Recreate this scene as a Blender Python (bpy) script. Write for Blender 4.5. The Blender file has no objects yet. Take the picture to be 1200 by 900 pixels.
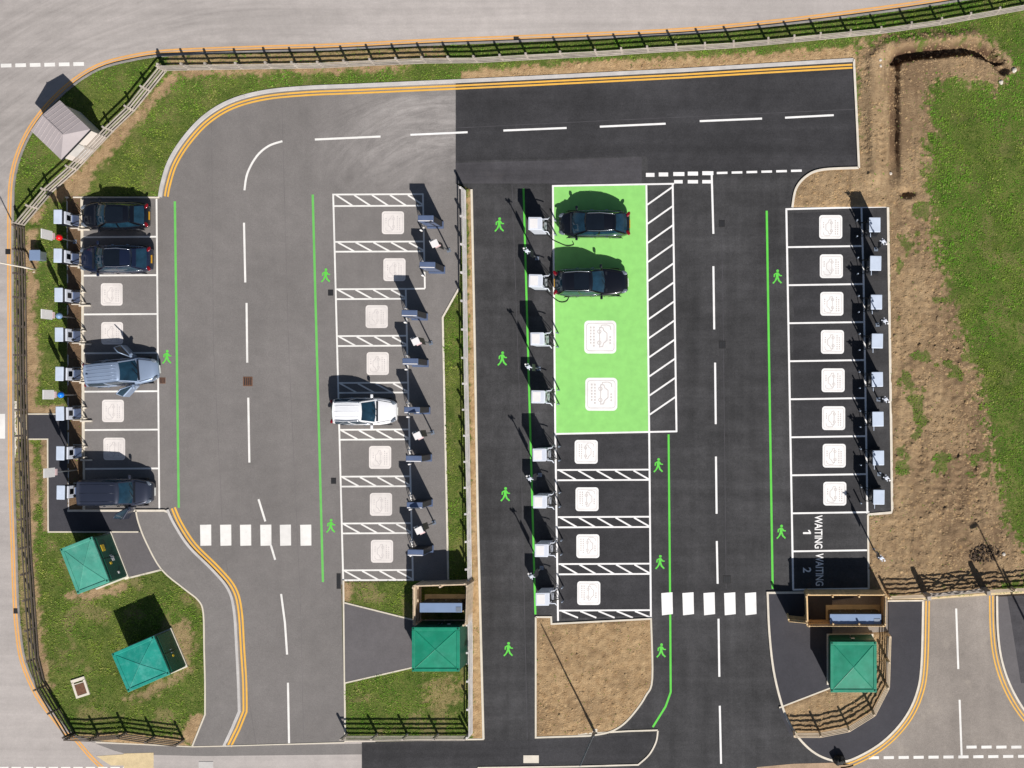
import bpy, bmesh, math, random
import numpy as np
from mathutils import Vector, Matrix
from mathutils.geometry import delaunay_2d_cdt

random.seed(7)
rng = np.random.default_rng(7)
scene = bpy.context.scene
COL = scene.collection
R = math.radians

# ------------------------------------------------------------------ camera, world, sun, exposure
H = 73.0                    # drone height, m
S = 18.0                    # photograph pixels per metre on the ground
NX, NY = 862.0, 470.0       # pixel straight below the drone


def gx(px): return (px - 600.0) / S
def gy(py): return (450.0 - py) / S


def P(px, py, z=0.0):
    """ground plan position of a point seen at a pixel when it stands at height z"""
    k = (H - z) / H
    cx, cy = gx(NX), gy(NY)
    return Vector((cx + (gx(px) - cx) * k, cy + (gy(py) - cy) * k, z))


cam = bpy.data.cameras.new('camera')
camo = bpy.data.objects.new('camera', cam)
COL.objects.link(camo)
camo.location = (gx(NX), gy(NY), H)
cam.sensor_width = 36.0
cam.lens = 36.0 * H * S / 1200.0
cam.shift_x = -(NX - 600.0) / 1200.0
cam.shift_y = (NY - 450.0) / 1200.0
cam.clip_start = 1.0
cam.clip_end = 2000.0
scene.camera = camo

SUN_EL = R(41.0)
SUN_DIR = Vector((0.445, -0.895, 0)).normalized() * math.cos(SUN_EL) + Vector((0, 0, math.sin(SUN_EL)))
world = bpy.data.worlds.new('World')
scene.world = world
world.use_nodes = True
wn = world.node_tree.nodes
sky = wn.new('ShaderNodeTexSky')
sky.sky_type = 'NISHITA'
sky.sun_disc = False
sky.sun_elevation = SUN_EL
sky.sun_rotation = math.atan2(SUN_DIR.x, SUN_DIR.y)
sky.altitude = 50
world.node_tree.links.new(sky.outputs[0], wn['Background'].inputs[0])
wn['Background'].inputs[1].default_value = 0.05
sl = bpy.data.lights.new('sun', 'SUN')
sl.energy = 5.0
sl.angle = R(0.5)
sl.color = (1.0, 0.968, 0.925)
so = bpy.data.objects.new('sun', sl)
COL.objects.link(so)
so.rotation_euler = SUN_DIR.to_track_quat('Z', 'Y').to_euler()
so.location = (20, -40, 60)
scene.view_settings.view_transform = 'Standard'
scene.view_settings.look = 'None'
scene.view_settings.gamma = 1.0
scene.view_settings.exposure = 0.04

# ------------------------------------------------------------------ materials
def lin(c):
    return tuple(((v / 255.0) / 12.92 if v / 255.0 <= 0.04045 else ((v / 255.0 + 0.055) / 1.055) ** 2.4) for v in c)


class NT:
    def __init__(self, name):
        self.m = bpy.data.materials.new(name)
        self.m.use_nodes = True
        self.t = self.m.node_tree
        self.b = self.t.nodes['Principled BSDF']
        self.geo = None

    def n(self, typ, **kw):
        nd = self.t.nodes.new(typ)
        for k, v in kw.items():
            setattr(nd, k, v)
        return nd

    def l(self, a, b): self.t.links.new(a, b)

    def pos(self):
        if self.geo is None:
            self.geo = self.n('ShaderNodeNewGeometry').outputs['Position']
        return self.geo

    def noise(self, scale, detail=3, rough=.55, vec=None, stretch=None, dist=0.0):
        nd = self.n('ShaderNodeTexNoise')
        nd.inputs['Scale'].default_value = scale
        nd.inputs['Detail'].default_value = detail
        nd.inputs['Roughness'].default_value = rough
        nd.inputs['Distortion'].default_value = dist
        v = vec or self.pos()
        if stretch:
            mp = self.n('ShaderNodeMapping')
            mp.inputs['Scale'].default_value = stretch
            self.l(v, mp.inputs[0])
            v = mp.outputs[0]
        self.l(v, nd.inputs['Vector'])
        return nd.outputs['Fac']

    def remap(self, x, a, b, c, d):
        nd = self.n('ShaderNodeMapRange')
        nd.inputs[1].default_value, nd.inputs[2].default_value = a, b
        nd.inputs[3].default_value, nd.inputs[4].default_value = c, d
        self.l(x, nd.inputs[0])
        return nd.outputs[0]

    def math(self, op, a, b=None):
        nd = self.n('ShaderNodeMath', operation=op)
        for i, v in enumerate((a, b)):
            if v is None: continue
            if isinstance(v, (int, float)): nd.inputs[i].default_value = v
            else: self.l(v, nd.inputs[i])
        return nd.outputs[0]

    def mix(self, f, a, b, blend='MIX'):
        nd = self.n('ShaderNodeMix', data_type='RGBA', blend_type=blend)
        for sck, v in ((nd.inputs['Factor'], f), (nd.inputs[6], a), (nd.inputs[7], b)):
            if hasattr(v, 'is_linked'): self.l(v, sck)
            elif isinstance(v, (int, float)): sck.default_value = v
            else: sck.default_value = (*v, 1)
        return nd.outputs[2]

    def scale(self, colour, f):
        nd = self.n('ShaderNodeVectorMath', operation='SCALE')
        if hasattr(colour, 'is_linked'): self.l(colour, nd.inputs[0])
        else: nd.inputs[0].default_value = colour
        if hasattr(f, 'is_linked'): self.l(f, nd.inputs['Scale'])
        else: nd.inputs['Scale'].default_value = f
        return nd.outputs[0]

    def bump(self, h, strength, dist):
        nd = self.n('ShaderNodeBump')
        nd.inputs['Strength'].default_value = strength
        nd.inputs['Distance'].default_value = dist
        self.l(h, nd.inputs['Height'])
        self.l(nd.outputs[0], self.b.inputs['Normal'])

    def colour(self, c):
        if hasattr(c, 'is_linked'): self.l(c, self.b.inputs['Base Color'])
        else: self.b.inputs['Base Color'].default_value = (*c, 1)

    def set(self, **kw):
        for k, v in kw.items():
            self.b.inputs[k.replace('_', ' ')].default_value = v


def simple(name, rgb, rough=.6, var=.12, scale=3.0, metal=0.0, spec=.5, coat=0.0, obj_var=0.0, fine=0.0):
    t = NT(name)
    c = lin(rgb)
    f = t.remap(t.noise(scale, 4), .3, .7, 1 - var, 1 + var)
    if fine:
        f = t.math('MULTIPLY', f, t.remap(t.noise(26, 2), .3, .7, 1 - fine, 1 + fine))
    if obj_var:
        oi = t.n('ShaderNodeObjectInfo').outputs['Random']
        f = t.math('MULTIPLY', f, t.remap(oi, 0, 1, 1 - obj_var, 1 + obj_var))
    t.colour(t.scale(c, f))
    t.set(Roughness=rough, Metallic=metal)
    t.b.inputs['Specular IOR Level'].default_value = spec
    t.b.inputs['Coat Weight'].default_value = coat
    t.b.inputs['Coat Roughness'].default_value = .06
    return t.m


def asphalt(name, rgb, blotch=.10, grain=.10, streak=None, streak_amt=.1, swirl=None, stain=.0, stain_rgb=None, crack=0.0):
    t = NT(name)
    c = lin(rgb)
    f = t.remap(t.noise(.16, 5, .6), .3, .7, 1 - blotch, 1 + blotch)
    f = t.math('MULTIPLY', f, t.remap(t.noise(1.3, 4, .6), .3, .7, 1 - blotch * .6, 1 + blotch * .6))
    f = t.math('MULTIPLY', f, t.remap(t.noise(17, 3, .7), .3, .7, 1 - grain, 1 + grain))
    f = t.math('MULTIPLY', f, t.remap(t.noise(70, 1, .5), .3, .7, 1 - grain * .8, 1 + grain * .8))
    f = t.math('MULTIPLY', f, t.remap(t.noise(5.5, 4, .75), .32, .70, 1 - blotch * .55, 1 + blotch * .6))
    for st in (streak or []):
        f = t.math('MULTIPLY', f, t.remap(t.noise(1.0, 5, .62, stretch=st, dist=.3), .35, .68, 1 - streak_amt, 1 + streak_amt))
    if swirl:
        for (cx, cy, r0, r1, fx, fy, amt) in swirl:
            sep = t.n('ShaderNodeSeparateXYZ'); t.l(t.pos(), sep.inputs[0])
            dx = t.math('SUBTRACT', sep.outputs[0], cx); dy = t.math('SUBTRACT', sep.outputs[1], cy)
            r = t.math('SQRT', t.math('ADD', t.math('MULTIPLY', dx, dx), t.math('MULTIPLY', dy, dy)))
            th = t.math('ARCTAN2', dy, dx)
            cb = t.n('ShaderNodeCombineXYZ')
            t.l(t.math('MULTIPLY', r, 1.25), cb.inputs[0]); t.l(t.math('MULTIPLY', th, 2.4), cb.inputs[1])
            nz = t.remap(t.noise(1.0, 6, .74, vec=cb.outputs[0], dist=.9), .36, .70, 0, 1)
            ex = t.math('SUBTRACT', sep.outputs[0], fx); ey = t.math('SUBTRACT', sep.outputs[1], fy)
            e = t.math('SQRT', t.math('ADD', t.math('MULTIPLY', ex, ex), t.math('MULTIPLY', t.math('MULTIPLY', ey, ey), 2.2)))
            msk = t.remap(e, r0, r1, 1, 0)
            f = t.math('MULTIPLY', f, t.math('ADD', t.math('MULTIPLY', t.math('MULTIPLY', nz, msk), amt), 1.0))
    col = t.scale(c, f)
    if stain:
        m = t.remap(t.noise(.5, 6, .68), .58, .74, 0, stain)
        col = t.mix(m, col, stain_rgb and lin(stain_rgb) or (0.02, 0.02, 0.02))
        m2 = t.remap(t.noise(2.2, 3, .5), .70, .76, 0, stain * .9)
        col = t.mix(m2, col, tuple(v * .45 for v in c))
    if crack:
        vo = t.n('ShaderNodeTexVoronoi', feature='DISTANCE_TO_EDGE')
        vo.inputs['Scale'].default_value = .33
        wob = t.n('ShaderNodeMix', data_type='VECTOR')
        nz = t.n('ShaderNodeTexNoise'); nz.inputs['Scale'].default_value = 1.2; t.l(t.pos(), nz.inputs['Vector'])
        wob.inputs['Factor'].default_value = .35
        t.l(t.pos(), wob.inputs[4]); t.l(nz.outputs['Color'], wob.inputs[5])
        t.l(wob.outputs[1], vo.inputs['Vector'])
        col = t.mix(t.remap(vo.outputs['Distance'], .004, .014, crack, 0), col, tuple(v * .35 for v in c))
    t.colour(col)
    t.set(Roughness=.88)
    t.b.inputs['Specular IOR Level'].default_value = .3
    t.bump(t.noise(60, 2), .25, .01)
    return t.m


def paintline(name, rgb, wear=.25, under=(120, 116, 116), wscale=5.0):
    t = NT(name)
    c = lin(rgb)
    f = t.remap(t.noise(2.0, 4), .3, .7, .93, 1.06)
    base = t.scale(c, f)
    w = t.remap(t.noise(wscale, 6, .75), .60, .78, 0, wear)
    w2 = t.remap(t.noise(.35, 3, .6), .5, .75, 0, wear * .5)
    m = t.math('MAXIMUM', w, w2)
    t.colour(t.mix(m, base, lin(under)))
    t.set(Roughness=.7)
    return t.m


M = {}
M['road'] = asphalt('road_asphalt', (178, 170, 165), .09, .08, streak=[(.03, .45, 1), (.012, 1.4, 1)], streak_amt=.07, stain=.16, stain_rgb=(150, 142, 136),
                    swirl=[(gx(330), gy(560), 6.0, 26.0, gx(110), gy(20), -.26), (gx(420), gy(700), 4.0, 16.0, gx(20), gy(180), -.20), (gx(700), gy(1500), 6.0, 30.0, gx(560), gy(18), .12)])
M['road_grey'] = asphalt('road_asphalt_grey', (148, 139, 131), .14, .20, streak=[(.6, .05, 1)], streak_amt=.07, stain=.42, stain_rgb=(186, 174, 160))
M['old'] = asphalt('old_asphalt', (124, 119, 116), .10, .16, streak=[(.5, .035, 1)], streak_amt=.045, stain=.10,
                   stain_rgb=(150, 143, 136),
                   swirl=[(gx(540), gy(330), 3.0, 7.5, gx(478), gy(160), .60), (gx(600), gy(230), 2.0, 6.0, gx(420), gy(190), .12),
                          (gx(500), gy(420), 2.0, 5.0, gx(508), gy(135), .42)])
M['new'] = asphalt('new_asphalt', (66, 65, 66), .24, .28, streak=[(.05, .9, 1), (.9, .04, 1)], streak_amt=.17, stain=.22, stain_rgb=(92, 88, 90))
M['newer'] = asphalt('fresh_asphalt', (59, 58, 60), .22, .28, streak=[(.05, .8, 1)], streak_amt=.17, stain=.16, stain_rgb=(80, 76, 78))
M['scuffed'] = asphalt('scuffed_asphalt', (74, 72, 75), .18, .18, streak=[(.08, 1.2, 1)], streak_amt=.16, stain=.2, stain_rgb=(112, 106, 104))
M['footway'] = asphalt('footway_asphalt', (127, 122, 119), .09, .12, stain=.14, stain_rgb=(160, 152, 146))
M['path_dark'] = asphalt('path_asphalt', (66, 65, 70), .10, .12, stain=.1, stain_rgb=(100, 96, 96))
M['path_mid'] = asphalt('path_asphalt_grey', (103, 99, 100), .10, .10, stain=.12, stain_rgb=(132, 126, 122))
M['white'] = paintline('white_paint', (240, 236, 230), .45)
M['white_new'] = paintline('white_paint_new', (246, 243, 240), .24, under=(90, 88, 90))
M['cream'] = paintline('cream_kerb', (218, 208, 190), .3, under=(150, 140, 125))
M['yellow'] = paintline('yellow_paint', (236, 180, 74), .35, under=(160, 145, 120))
M['yellow_faded'] = paintline('faded_yellow_paint', (228, 170, 98), .5, under=(176, 160, 138), wscale=3.0)
M['green_line'] = paintline('green_paint', (108, 196, 92), .25, under=(90, 110, 85))
M['green_line_new'] = paintline('green_paint_new', (98, 210, 72), .12, under=(80, 120, 70))
M['green_bay'] = paintline('green_bay_paint', (146, 214, 114), .34, under=(112, 176, 96), wscale=1.6)
M['icon_white'] = paintline('white_symbol_paint', (232, 224, 218), .55, under=(150, 144, 142))
M['icon_line'] = simple('grey_symbol_line', (208, 200, 196), .8, .1)
M['kerb'] = simple('kerb_concrete', (196, 191, 187), .85, .12, 1.5, fine=.08)
M['kerb_old'] = simple('old_kerb_concrete', (146, 140, 135), .9, .2, 1.5, fine=.14)
M['tan'] = simple('tactile_paving', (214, 192, 150), .85, .12, 2.0, fine=.1)
M['concrete'] = simple('pale_concrete', (222, 212, 196), .85, .10, 2.0, fine=.06)
M['timber'] = simple('weathered_timber', (172, 162, 152), .85, .18, 2.0, obj_var=.16, fine=.12)
M['timber_grey'] = simple('silvered_timber', (204, 199, 196), .85, .14, 2.0, obj_var=.1, fine=.1)
M['timber_dark'] = simple('dark_timber', (98, 88, 80), .85, .2, 2.0, obj_var=.2, fine=.12)
M['timber_new'] = simple('fresh_timber', (214, 184, 140), .8, .14, 2.0, obj_var=.1, fine=.1)
M['timber_pale'] = simple('pale_timber', (206, 186, 160), .8, .14, 2.0, obj_var=.1, fine=.1)
def grp(name, rgb, pale, amt):
    t = NT(name)
    c = t.scale(lin(rgb), t.remap(t.noise(1.1, 4), .3, .7, .84, 1.14))
    c = t.mix(t.remap(t.noise(1.6, 6, .72, stretch=(1, 1, .3)), .48, .72, 0, amt), c, lin(pale))
    c = t.mix(t.remap(t.noise(5.5, 4, .7), .60, .78, 0, .45), c, tuple(v * .45 for v in lin(rgb)))
    t.colour(c); t.set(Roughness=.5)
    t.bump(t.noise(3, 3), .2, .02)
    return t.m


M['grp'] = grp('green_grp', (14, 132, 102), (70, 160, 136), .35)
M['grp_light'] = grp('faded_green_grp', (78, 158, 138), (120, 178, 160), .5)
M['grp_mid'] = grp('teal_green_grp', (30, 144, 128), (96, 178, 168), .6)
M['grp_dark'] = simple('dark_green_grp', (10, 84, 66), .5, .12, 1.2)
M['shed_roof'] = simple('grey_roof_sheet', (168, 158, 158), .7, .07, 1.0, fine=.05)
M['shed_wall'] = simple('pale_wall', (214, 204, 196), .8, .06, 1.0)
M['steel'] = simple('galvanised_steel', (150, 160, 175), .4, .10, 2.0, metal=.5)
M['cab_blue'] = simple('blue_grey_cabinet', (140, 160, 192), .35, .06, 1.0, metal=.2)
M['pole_dark'] = simple('dark_pole', (40, 42, 46), .5, .1)
M['pole'] = simple('grey_pole', (130, 134, 138), .45, .1, metal=.4)
M['chg_white'] = simple('charger_white', (214, 218, 228), .35, .05, 2.0)
M['chg_blue'] = simple('charger_pale_blue', (200, 210, 226), .35, .06, 2.0)
M['chg_dark'] = simple('charger_dark', (30, 33, 40), .4, .1)
M['chg_slate'] = simple('charger_slate_top', (92, 106, 136), .35, .10, 2.0)
M['screen'] = simple('dark_screen', (14, 16, 20), .12, .05)
M['rubber'] = simple('black_rubber', (18, 18, 19), .7, .15)
M['sign_white'] = simple('sign_white', (236, 232, 230), .5, .04)
M['pink'] = simple('pale_pink_plate', (226, 196, 196), .5, .05)
M['red'] = simple('red_plastic', (225, 12, 20), .35, .04)
M['blue'] = simple('blue_plastic', (10, 120, 225), .35, .04)
M['pale_blue'] = simple('pale_blue_plastic', (120, 150, 185), .35, .04)
M['iron'] = simple('cast_iron', (36, 34, 34), .7, .25, 9.0)
M['rust'] = simple('rusty_iron', (112, 78, 58), .85, .25, 9.0)
M['stone'] = simple('pale_stone', (205, 196, 184), .9, .15, 5.0)
M['twig'] = simple('dark_turf_and_twigs', (82, 68, 56), .95, .35, 6.0)
M['spill'] = simple('spilt_soil', (172, 146, 120), .95, .2, 1.2, fine=.2)
M['plate_y'] = simple('yellow_number_plate', (216, 160, 30), .5, .05)
M['plate_w'] = simple('white_number_plate', (225, 225, 220), .5, .05)
M['lamp_red'] = simple('tail_lamp_red', (120, 14, 24), .25, .2, 9.0, coat=.5)
M['lamp_clear'] = simple('headlamp_clear', (104, 112, 122), .2, .25, 9.0, coat=.5)
M['chrome'] = simple('bright_trim', (200, 205, 212), .22, .05, metal=.85)
M['rim'] = simple('alloy_rim', (140, 144, 150), .3, .1, metal=.8)
M['tyre'] = simple('tyre_rubber', (22, 22, 23), .85, .1)
M['interior'] = simple('dark_interior', (16, 16, 18), .9, .2)
M['glass'] = simple('tinted_glass', (26, 52, 68), .05, .35, 2.2, spec=.9)
M['glass_roof'] = simple('glass_roof_panel', (20, 26, 34), .09, .12, 1.5, spec=.7)
M['yellow_sign'] = simple('yellow_warning_sign', (226, 190, 50), .5, .04)


def carpaint(name, rgb, metal=.45, rough=.32, coat=.8):
    t = NT(name)
    t.colour(t.scale(lin(rgb), t.remap(t.noise(1.2, 3), .3, .7, .96, 1.04)))
    t.set(Metallic=metal, Roughness=rough)
    t.b.inputs['Coat Weight'].default_value = coat
    t.b.inputs['Coat Roughness'].default_value = .05
    return t.m


M['black_car'] = carpaint('black_car_paint', (16, 18, 26), .2, .3)
M['navy_car'] = carpaint('navy_car_paint', (32, 41, 66), .4, .3)
M['silver_car'] = carpaint('silver_blue_car_paint', (148, 164, 188), .35, .42, .4)
M['van_car'] = carpaint('slate_navy_van_paint', (50, 55, 71), .35, .4)
M['white_car'] = carpaint('white_car_paint', (238, 238, 240), 0.0, .35, .5)


def ground_material():
    t = NT('soil_and_turf')
    at = t.n('ShaderNodeAttribute', attribute_name='cover')
    sep = t.n('ShaderNodeSeparateColor'); t.l(at.outputs['Color'], sep.inputs[0])
    g, straw = sep.outputs[0], sep.outputs[1]
    s = t.mix(t.remap(t.noise(.5, 6, .62), .3, .7, 0, 1), lin((132, 108, 81)), lin((168, 142, 110)))
    s = t.mix(t.remap(t.noise(3.5, 4, .7), .35, .7, 0, .7), s, lin((192, 166, 131)))
    s = t.mix(t.remap(t.noise(7, 4, .7), .53, .70, 0, .75), s, lin((88, 69, 54)))
    s = t.mix(t.remap(t.noise(1.0, 5, .65, stretch=(2.2, .28, 1), dist=.6), .46, .66, 0, .5), s, lin((108, 90, 72)))
    s = t.mix(t.remap(t.noise(1.0, 5, .65, stretch=(1.7, .22, 1)), .54, .70, 0, .45), s, lin((196, 169, 132)))
    st = t.mix(t.remap(t.noise(2.4, 5, .7), .35, .68, 0, 1), lin((164, 132, 94)), lin((208, 177, 134)))
    s = t.mix(straw, s, st)
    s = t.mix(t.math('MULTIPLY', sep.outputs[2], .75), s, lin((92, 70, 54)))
    gr = t.mix(t.remap(t.noise(.6, 5, .6), .3, .7, 0, 1), lin((80, 100, 40)), lin((122, 130, 66)))
    gr = t.mix(t.remap(t.noise(7, 4, .7), .4, .7, 0, .6), gr, lin((52, 70, 26)))
    gr = t.mix(t.remap(t.noise(2.2, 4, .7), .56, .74, 0, .5), gr, lin((150, 132, 84)))
    t.colour(t.mix(g, s, gr))
    t.set(Roughness=.95)
    t.b.inputs['Specular IOR Level'].default_value = .15
    t.bump(t.noise(11, 5, .72), .9, .09)
    return t.m


M['ground'] = ground_material()


def grass_material():
    t = NT('grass_blades')
    at = t.n('ShaderNodeAttribute', attribute_name='tint')
    t.l(at.outputs['Color'], t.b.inputs['Base Color'])
    t.set(Roughness=.75)
    t.b.inputs['Specular IOR Level'].default_value = .25
    return t.m


M['grass'] = grass_material()

# ------------------------------------------------------------------ object helpers
def link(o, parent=None):
    COL.objects.link(o)
    if parent is not None:
        o.parent = parent
    return o


def obj_from_bm(name, bm, mat, parent=None, smooth=False):
    me = bpy.data.meshes.new(name)
    bm.to_mesh(me); bm.free()
    if smooth:
        me.polygons.foreach_set('use_smooth', [True] * len(me.polygons))
    if isinstance(mat, (list, tuple)):
        for m_ in mat: me.materials.append(M[m_])
    else:
        me.materials.append(M[mat])
    return link(bpy.data.objects.new(name, me), parent)


def obj_from_data(name, verts, faces, mat, parent=None, smooth=False):
    me = bpy.data.meshes.new(name)
    me.from_pydata([tuple(v) for v in verts], [], faces)
    me.update()
    if smooth:
        me.polygons.foreach_set('use_smooth', [True] * len(me.polygons))
    me.materials.append(M[mat])
    return link(bpy.data.objects.new(name, me), parent)


def tag(o, label=None, cat=None, group=None, kind=None):
    if label: o['label'] = label
    if cat: o['category'] = cat
    if group: o['group'] = group
    if kind: o['kind'] = kind
    return o


def empty(name, loc, rz=0.0):
    o = bpy.data.objects.new(name, None)
    o.empty_display_size = .3
    o.location = loc
    o.rotation_euler = (0, 0, rz)
    return link(o)


def children_of(o):
    return [c for c in bpy.data.objects if c.parent is o]


def copy_tree(o, parent=None, kids=None):
    c = o.copy()
    COL.objects.link(c)
    c.parent = parent
    for ch in (kids or children_of)(o):
        copy_tree(ch, c, kids)
    return c


def bm_box(bm, c, s, rz=0.0, taper=1.0, bevel=0.0, mi=0):
    mat = Matrix.Translation(c) @ Matrix.Rotation(rz, 4, 'Z')
    vs = []
    for dz, k in ((-.5, 1.0), (.5, taper)):
        for dx, dy in ((-.5, -.5), (.5, -.5), (.5, .5), (-.5, .5)):
            vs.append(bm.verts.new(mat @ Vector((dx * s[0] * k, dy * s[1] * k, dz * s[2]))))
    fs = []
    for f in ((3, 2, 1, 0), (4, 5, 6, 7), (0, 1, 5, 4), (1, 2, 6, 5), (2, 3, 7, 6), (3, 0, 4, 7)):
        fc = bm.faces.new([vs[i] for i in f]); fc.material_index = mi
        fs.append(fc)
    if bevel:
        es = list({e for f in fs for e in f.edges})
        bmesh.ops.bevel(bm, geom=es, offset=bevel, segments=2, affect='EDGES', profile=.5)
    return vs


def bm_tube(bm, pts, r, n=8, cap=True):
    pts = [Vector(p) for p in pts]
    rr = r if isinstance(r, (list, tuple)) else [r] * len(pts)
    rings = []
    prev = None
    for i, p in enumerate(pts):
        d = (pts[min(i + 1, len(pts) - 1)] - pts[max(i - 1, 0)]).normalized()
        up = Vector((0, 0, 1)) if abs(d.z) < .9 else Vector((1, 0, 0))
        if prev is not None: up = prev
        a = d.cross(up).normalized(); b = a.cross(d).normalized()
        prev = b
        rings.append([bm.verts.new(p + (a * math.cos(t) + b * math.sin(t)) * rr[i]) for t in [2 * math.pi * k / n for k in range(n)]])
    for i in range(len(rings) - 1):
        for k in range(n):
            bm.faces.new((rings[i][k], rings[i][(k + 1) % n], rings[i + 1][(k + 1) % n], rings[i + 1][k]))
    if cap:
        bm.faces.new(rings[0][::-1]); bm.faces.new(rings[-1])


def boxobj(name, c, s, mat, parent=None, rz=0.0, taper=1.0, bevel=0.0):
    bm = bmesh.new(); bm_box(bm, c, s, rz, taper, bevel)
    return obj_from_bm(name, bm, mat, parent)


def tubeobj(name, pts, r, mat, parent=None, n=8):
    bm = bmesh.new(); bm_tube(bm, pts, r, n)
    return obj_from_bm(name, bm, mat, parent, True)


def smooth_line(pts, n=8):
    """Catmull-Rom through pixel points"""
    p = [np.array(q, float) for q in pts]
    out = []
    for i in range(len(p) - 1):
        p0 = p[max(i - 1, 0)]; p1 = p[i]; p2 = p[i + 1]; p3 = p[min(i + 2, len(p) - 1)]
        for k in range(n):
            t = k / n
            out.append(.5 * ((2 * p1) + (-p0 + p2) * t + (2 * p0 - 5 * p1 + 4 * p2 - p3) * t * t + (-p0 + 3 * p1 - 3 * p2 + p3) * t ** 3))
    out.append(p[-1])
    return [tuple(q) for q in out]


def offset_line(pts, d):
    """pixel polyline moved d pixels to its right-hand side on screen"""
    p = np.array(pts, float)
    t = np.gradient(p, axis=0)
    t /= np.linalg.norm(t, axis=1)[:, None] + 1e-9
    return [(q[0] - d * v[1], q[1] + d * v[0]) for q, v in zip(p, t)]


def bm_ribbon(bm, pts, wpx, z0, z1=None):
    """flat strip (z0) or solid kerb (z0 to z1) along a pixel polyline, mitred"""
    q = [np.array((gx(a), gy(b))) for a, b in pts]
    w = wpx / S / 2
    L, Rr = [], []
    for i in range(len(q)):
        a = q[i] - q[i - 1] if i else q[1] - q[0]
        b = q[i + 1] - q[i] if i < len(q) - 1 else a
        a = a / (np.linalg.norm(a) + 1e-9); b = b / (np.linalg.norm(b) + 1e-9)
        na = np.array((-a[1], a[0])); nb = np.array((-b[1], b[0]))
        m = na + nb
        m = m / (np.linalg.norm(m) + 1e-9)
        k = w / max(.35, float(m @ na))
        L.append(q[i] + m * k); Rr.append(q[i] - m * k)
    if z1 is None:
        va = [bm.verts.new((x, y, z0)) for x, y in L]; vb = [bm.verts.new((x, y, z0)) for x, y in Rr]
        for i in range(len(q) - 1):
            bm.faces.new((vb[i], vb[i + 1], va[i + 1], va[i]))
        return
    vs = [[bm.verts.new((x, y, z)) for x, y in side] for z in (z0, z1) for side in (L, Rr)]
    l0, r0, l1, r1 = vs
    for i in range(len(q) - 1):
        bm.faces.new((r1[i], r1[i + 1], l1[i + 1], l1[i]))
        bm.faces.new((l1[i], l1[i + 1], l0[i + 1], l0[i]))
        bm.faces.new((r0[i], r0[i + 1], r1[i + 1], r1[i]))
    for i in (0, -1):
        bm.faces.new((l0[i], r0[i], r1[i], l1[i]))


def strip(name, pts, wpx, z, mat, parent):
    if name in ('bay_line', 'hatch_bar', 'walkway_line', 'lane_dash', 'yellow_line'): wpx *= .88
    bm = bmesh.new(); bm_ribbon(bm, pts, wpx, z)
    return obj_from_bm(name, bm, mat, parent)


def kerb(name, pts, wpx, mat, z1=.11, z0=-.12, parent=None):
    bm = bmesh.new(); bm_ribbon(bm, pts, wpx, z0, z1)
    o = obj_from_bm(name, bm, mat, parent)
    if parent is None: o['kind'] = 'structure'
    return o


def bm_poly(bm, pts, z, z0=None):
    """polygon sheet from pixel points at height z; with z0 its sides drop to z0"""
    p = [(gx(a), gy(b)) for a, b in pts]
    area = sum(p[i][0] * p[(i + 1) % len(p)][1] - p[(i + 1) % len(p)][0] * p[i][1] for i in range(len(p)))
    if area < 0: p = p[::-1]
    vs, _, fs, orig, _, _ = delaunay_2d_cdt([Vector(q) for q in p], [], [list(range(len(p)))], 1, 1e-5)
    v = [bm.verts.new((q.x, q.y, z)) for q in vs]
    for f in fs:
        try: fc = bm.faces.new([v[i] for i in f])
        except ValueError: continue
        fc.normal_update()
        if fc.normal.z < 0: fc.normal_flip()
    if z0 is not None:
        a = [bm.verts.new((x, y, z)) for x, y in p]
        b = [bm.verts.new((x, y, z0)) for x, y in p]
        for i in range(len(p)):
            j = (i + 1) % len(p)
            bm.faces.new((b[i], b[j], a[j], a[i]))


def sheet(name, pts, z, mat, parent=None, z0=None):
    bm = bmesh.new(); bm_poly(bm, pts, z, z0)
    o = obj_from_bm(name, bm, mat, parent)
    if parent is None: o['kind'] = 'structure'
    return o


# ------------------------------------------------------------------ numpy noise and distances
_perm = rng.random((256, 256))


def vnoise(x, y):
    xi = np.floor(x).astype(int); yi = np.floor(y).astype(int)
    fx = x - xi; fy = y - yi
    fx = fx * fx * (3 - 2 * fx); fy = fy * fy * (3 - 2 * fy)
    a = _perm[xi % 256, yi % 256]; b = _perm[(xi + 1) % 256, yi % 256]
    c = _perm[xi % 256, (yi + 1) % 256]; d = _perm[(xi + 1) % 256, (yi + 1) % 256]
    return (a * (1 - fx) + b * fx) * (1 - fy) + (c * (1 - fx) + d * fx) * fy


def fbm(x, y, o=4, g=.55):
    s = 0; a = 1; n = 0
    for i in range(o):
        s = s + a * vnoise(x * 2 ** i + 17.3 * i, y * 2 ** i + 5.1 * i); n += a; a *= g
    return s / n - .5


def sdf(x, y, poly):
    """signed distance in pixels, positive inside"""
    p = np.array(poly, float)
    bx0, by0 = p.min(0) - 40; bx1, by1 = p.max(0) + 40
    out = np.full(x.shape, -1e3)
    sel = (x > bx0) & (x < bx1) & (y > by0) & (y < by1)
    X = x[sel]; Y = y[sel]
    d = np.full(X.shape, 1e9); ins = np.zeros(X.shape, bool)
    for i in range(len(p)):
        x1, y1 = p[i]; x2, y2 = p[(i + 1) % len(p)]
        ex, ey = x2 - x1, y2 - y1
        t = np.clip(((X - x1) * ex + (Y - y1) * ey) / (ex * ex + ey * ey + 1e-9), 0, 1)
        d = np.minimum(d, (X - x1 - t * ex) ** 2 + (Y - y1 - t * ey) ** 2)
        c = ((y1 > Y) != (y2 > Y))
        with np.errstate(divide='ignore', invalid='ignore'):
            ins ^= c & (X < ex * (Y - y1) / (ey if ey else 1e-9) + x1)
    d = np.sqrt(d)
    out[sel] = np.where(ins, d, -d)
    return out


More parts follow.
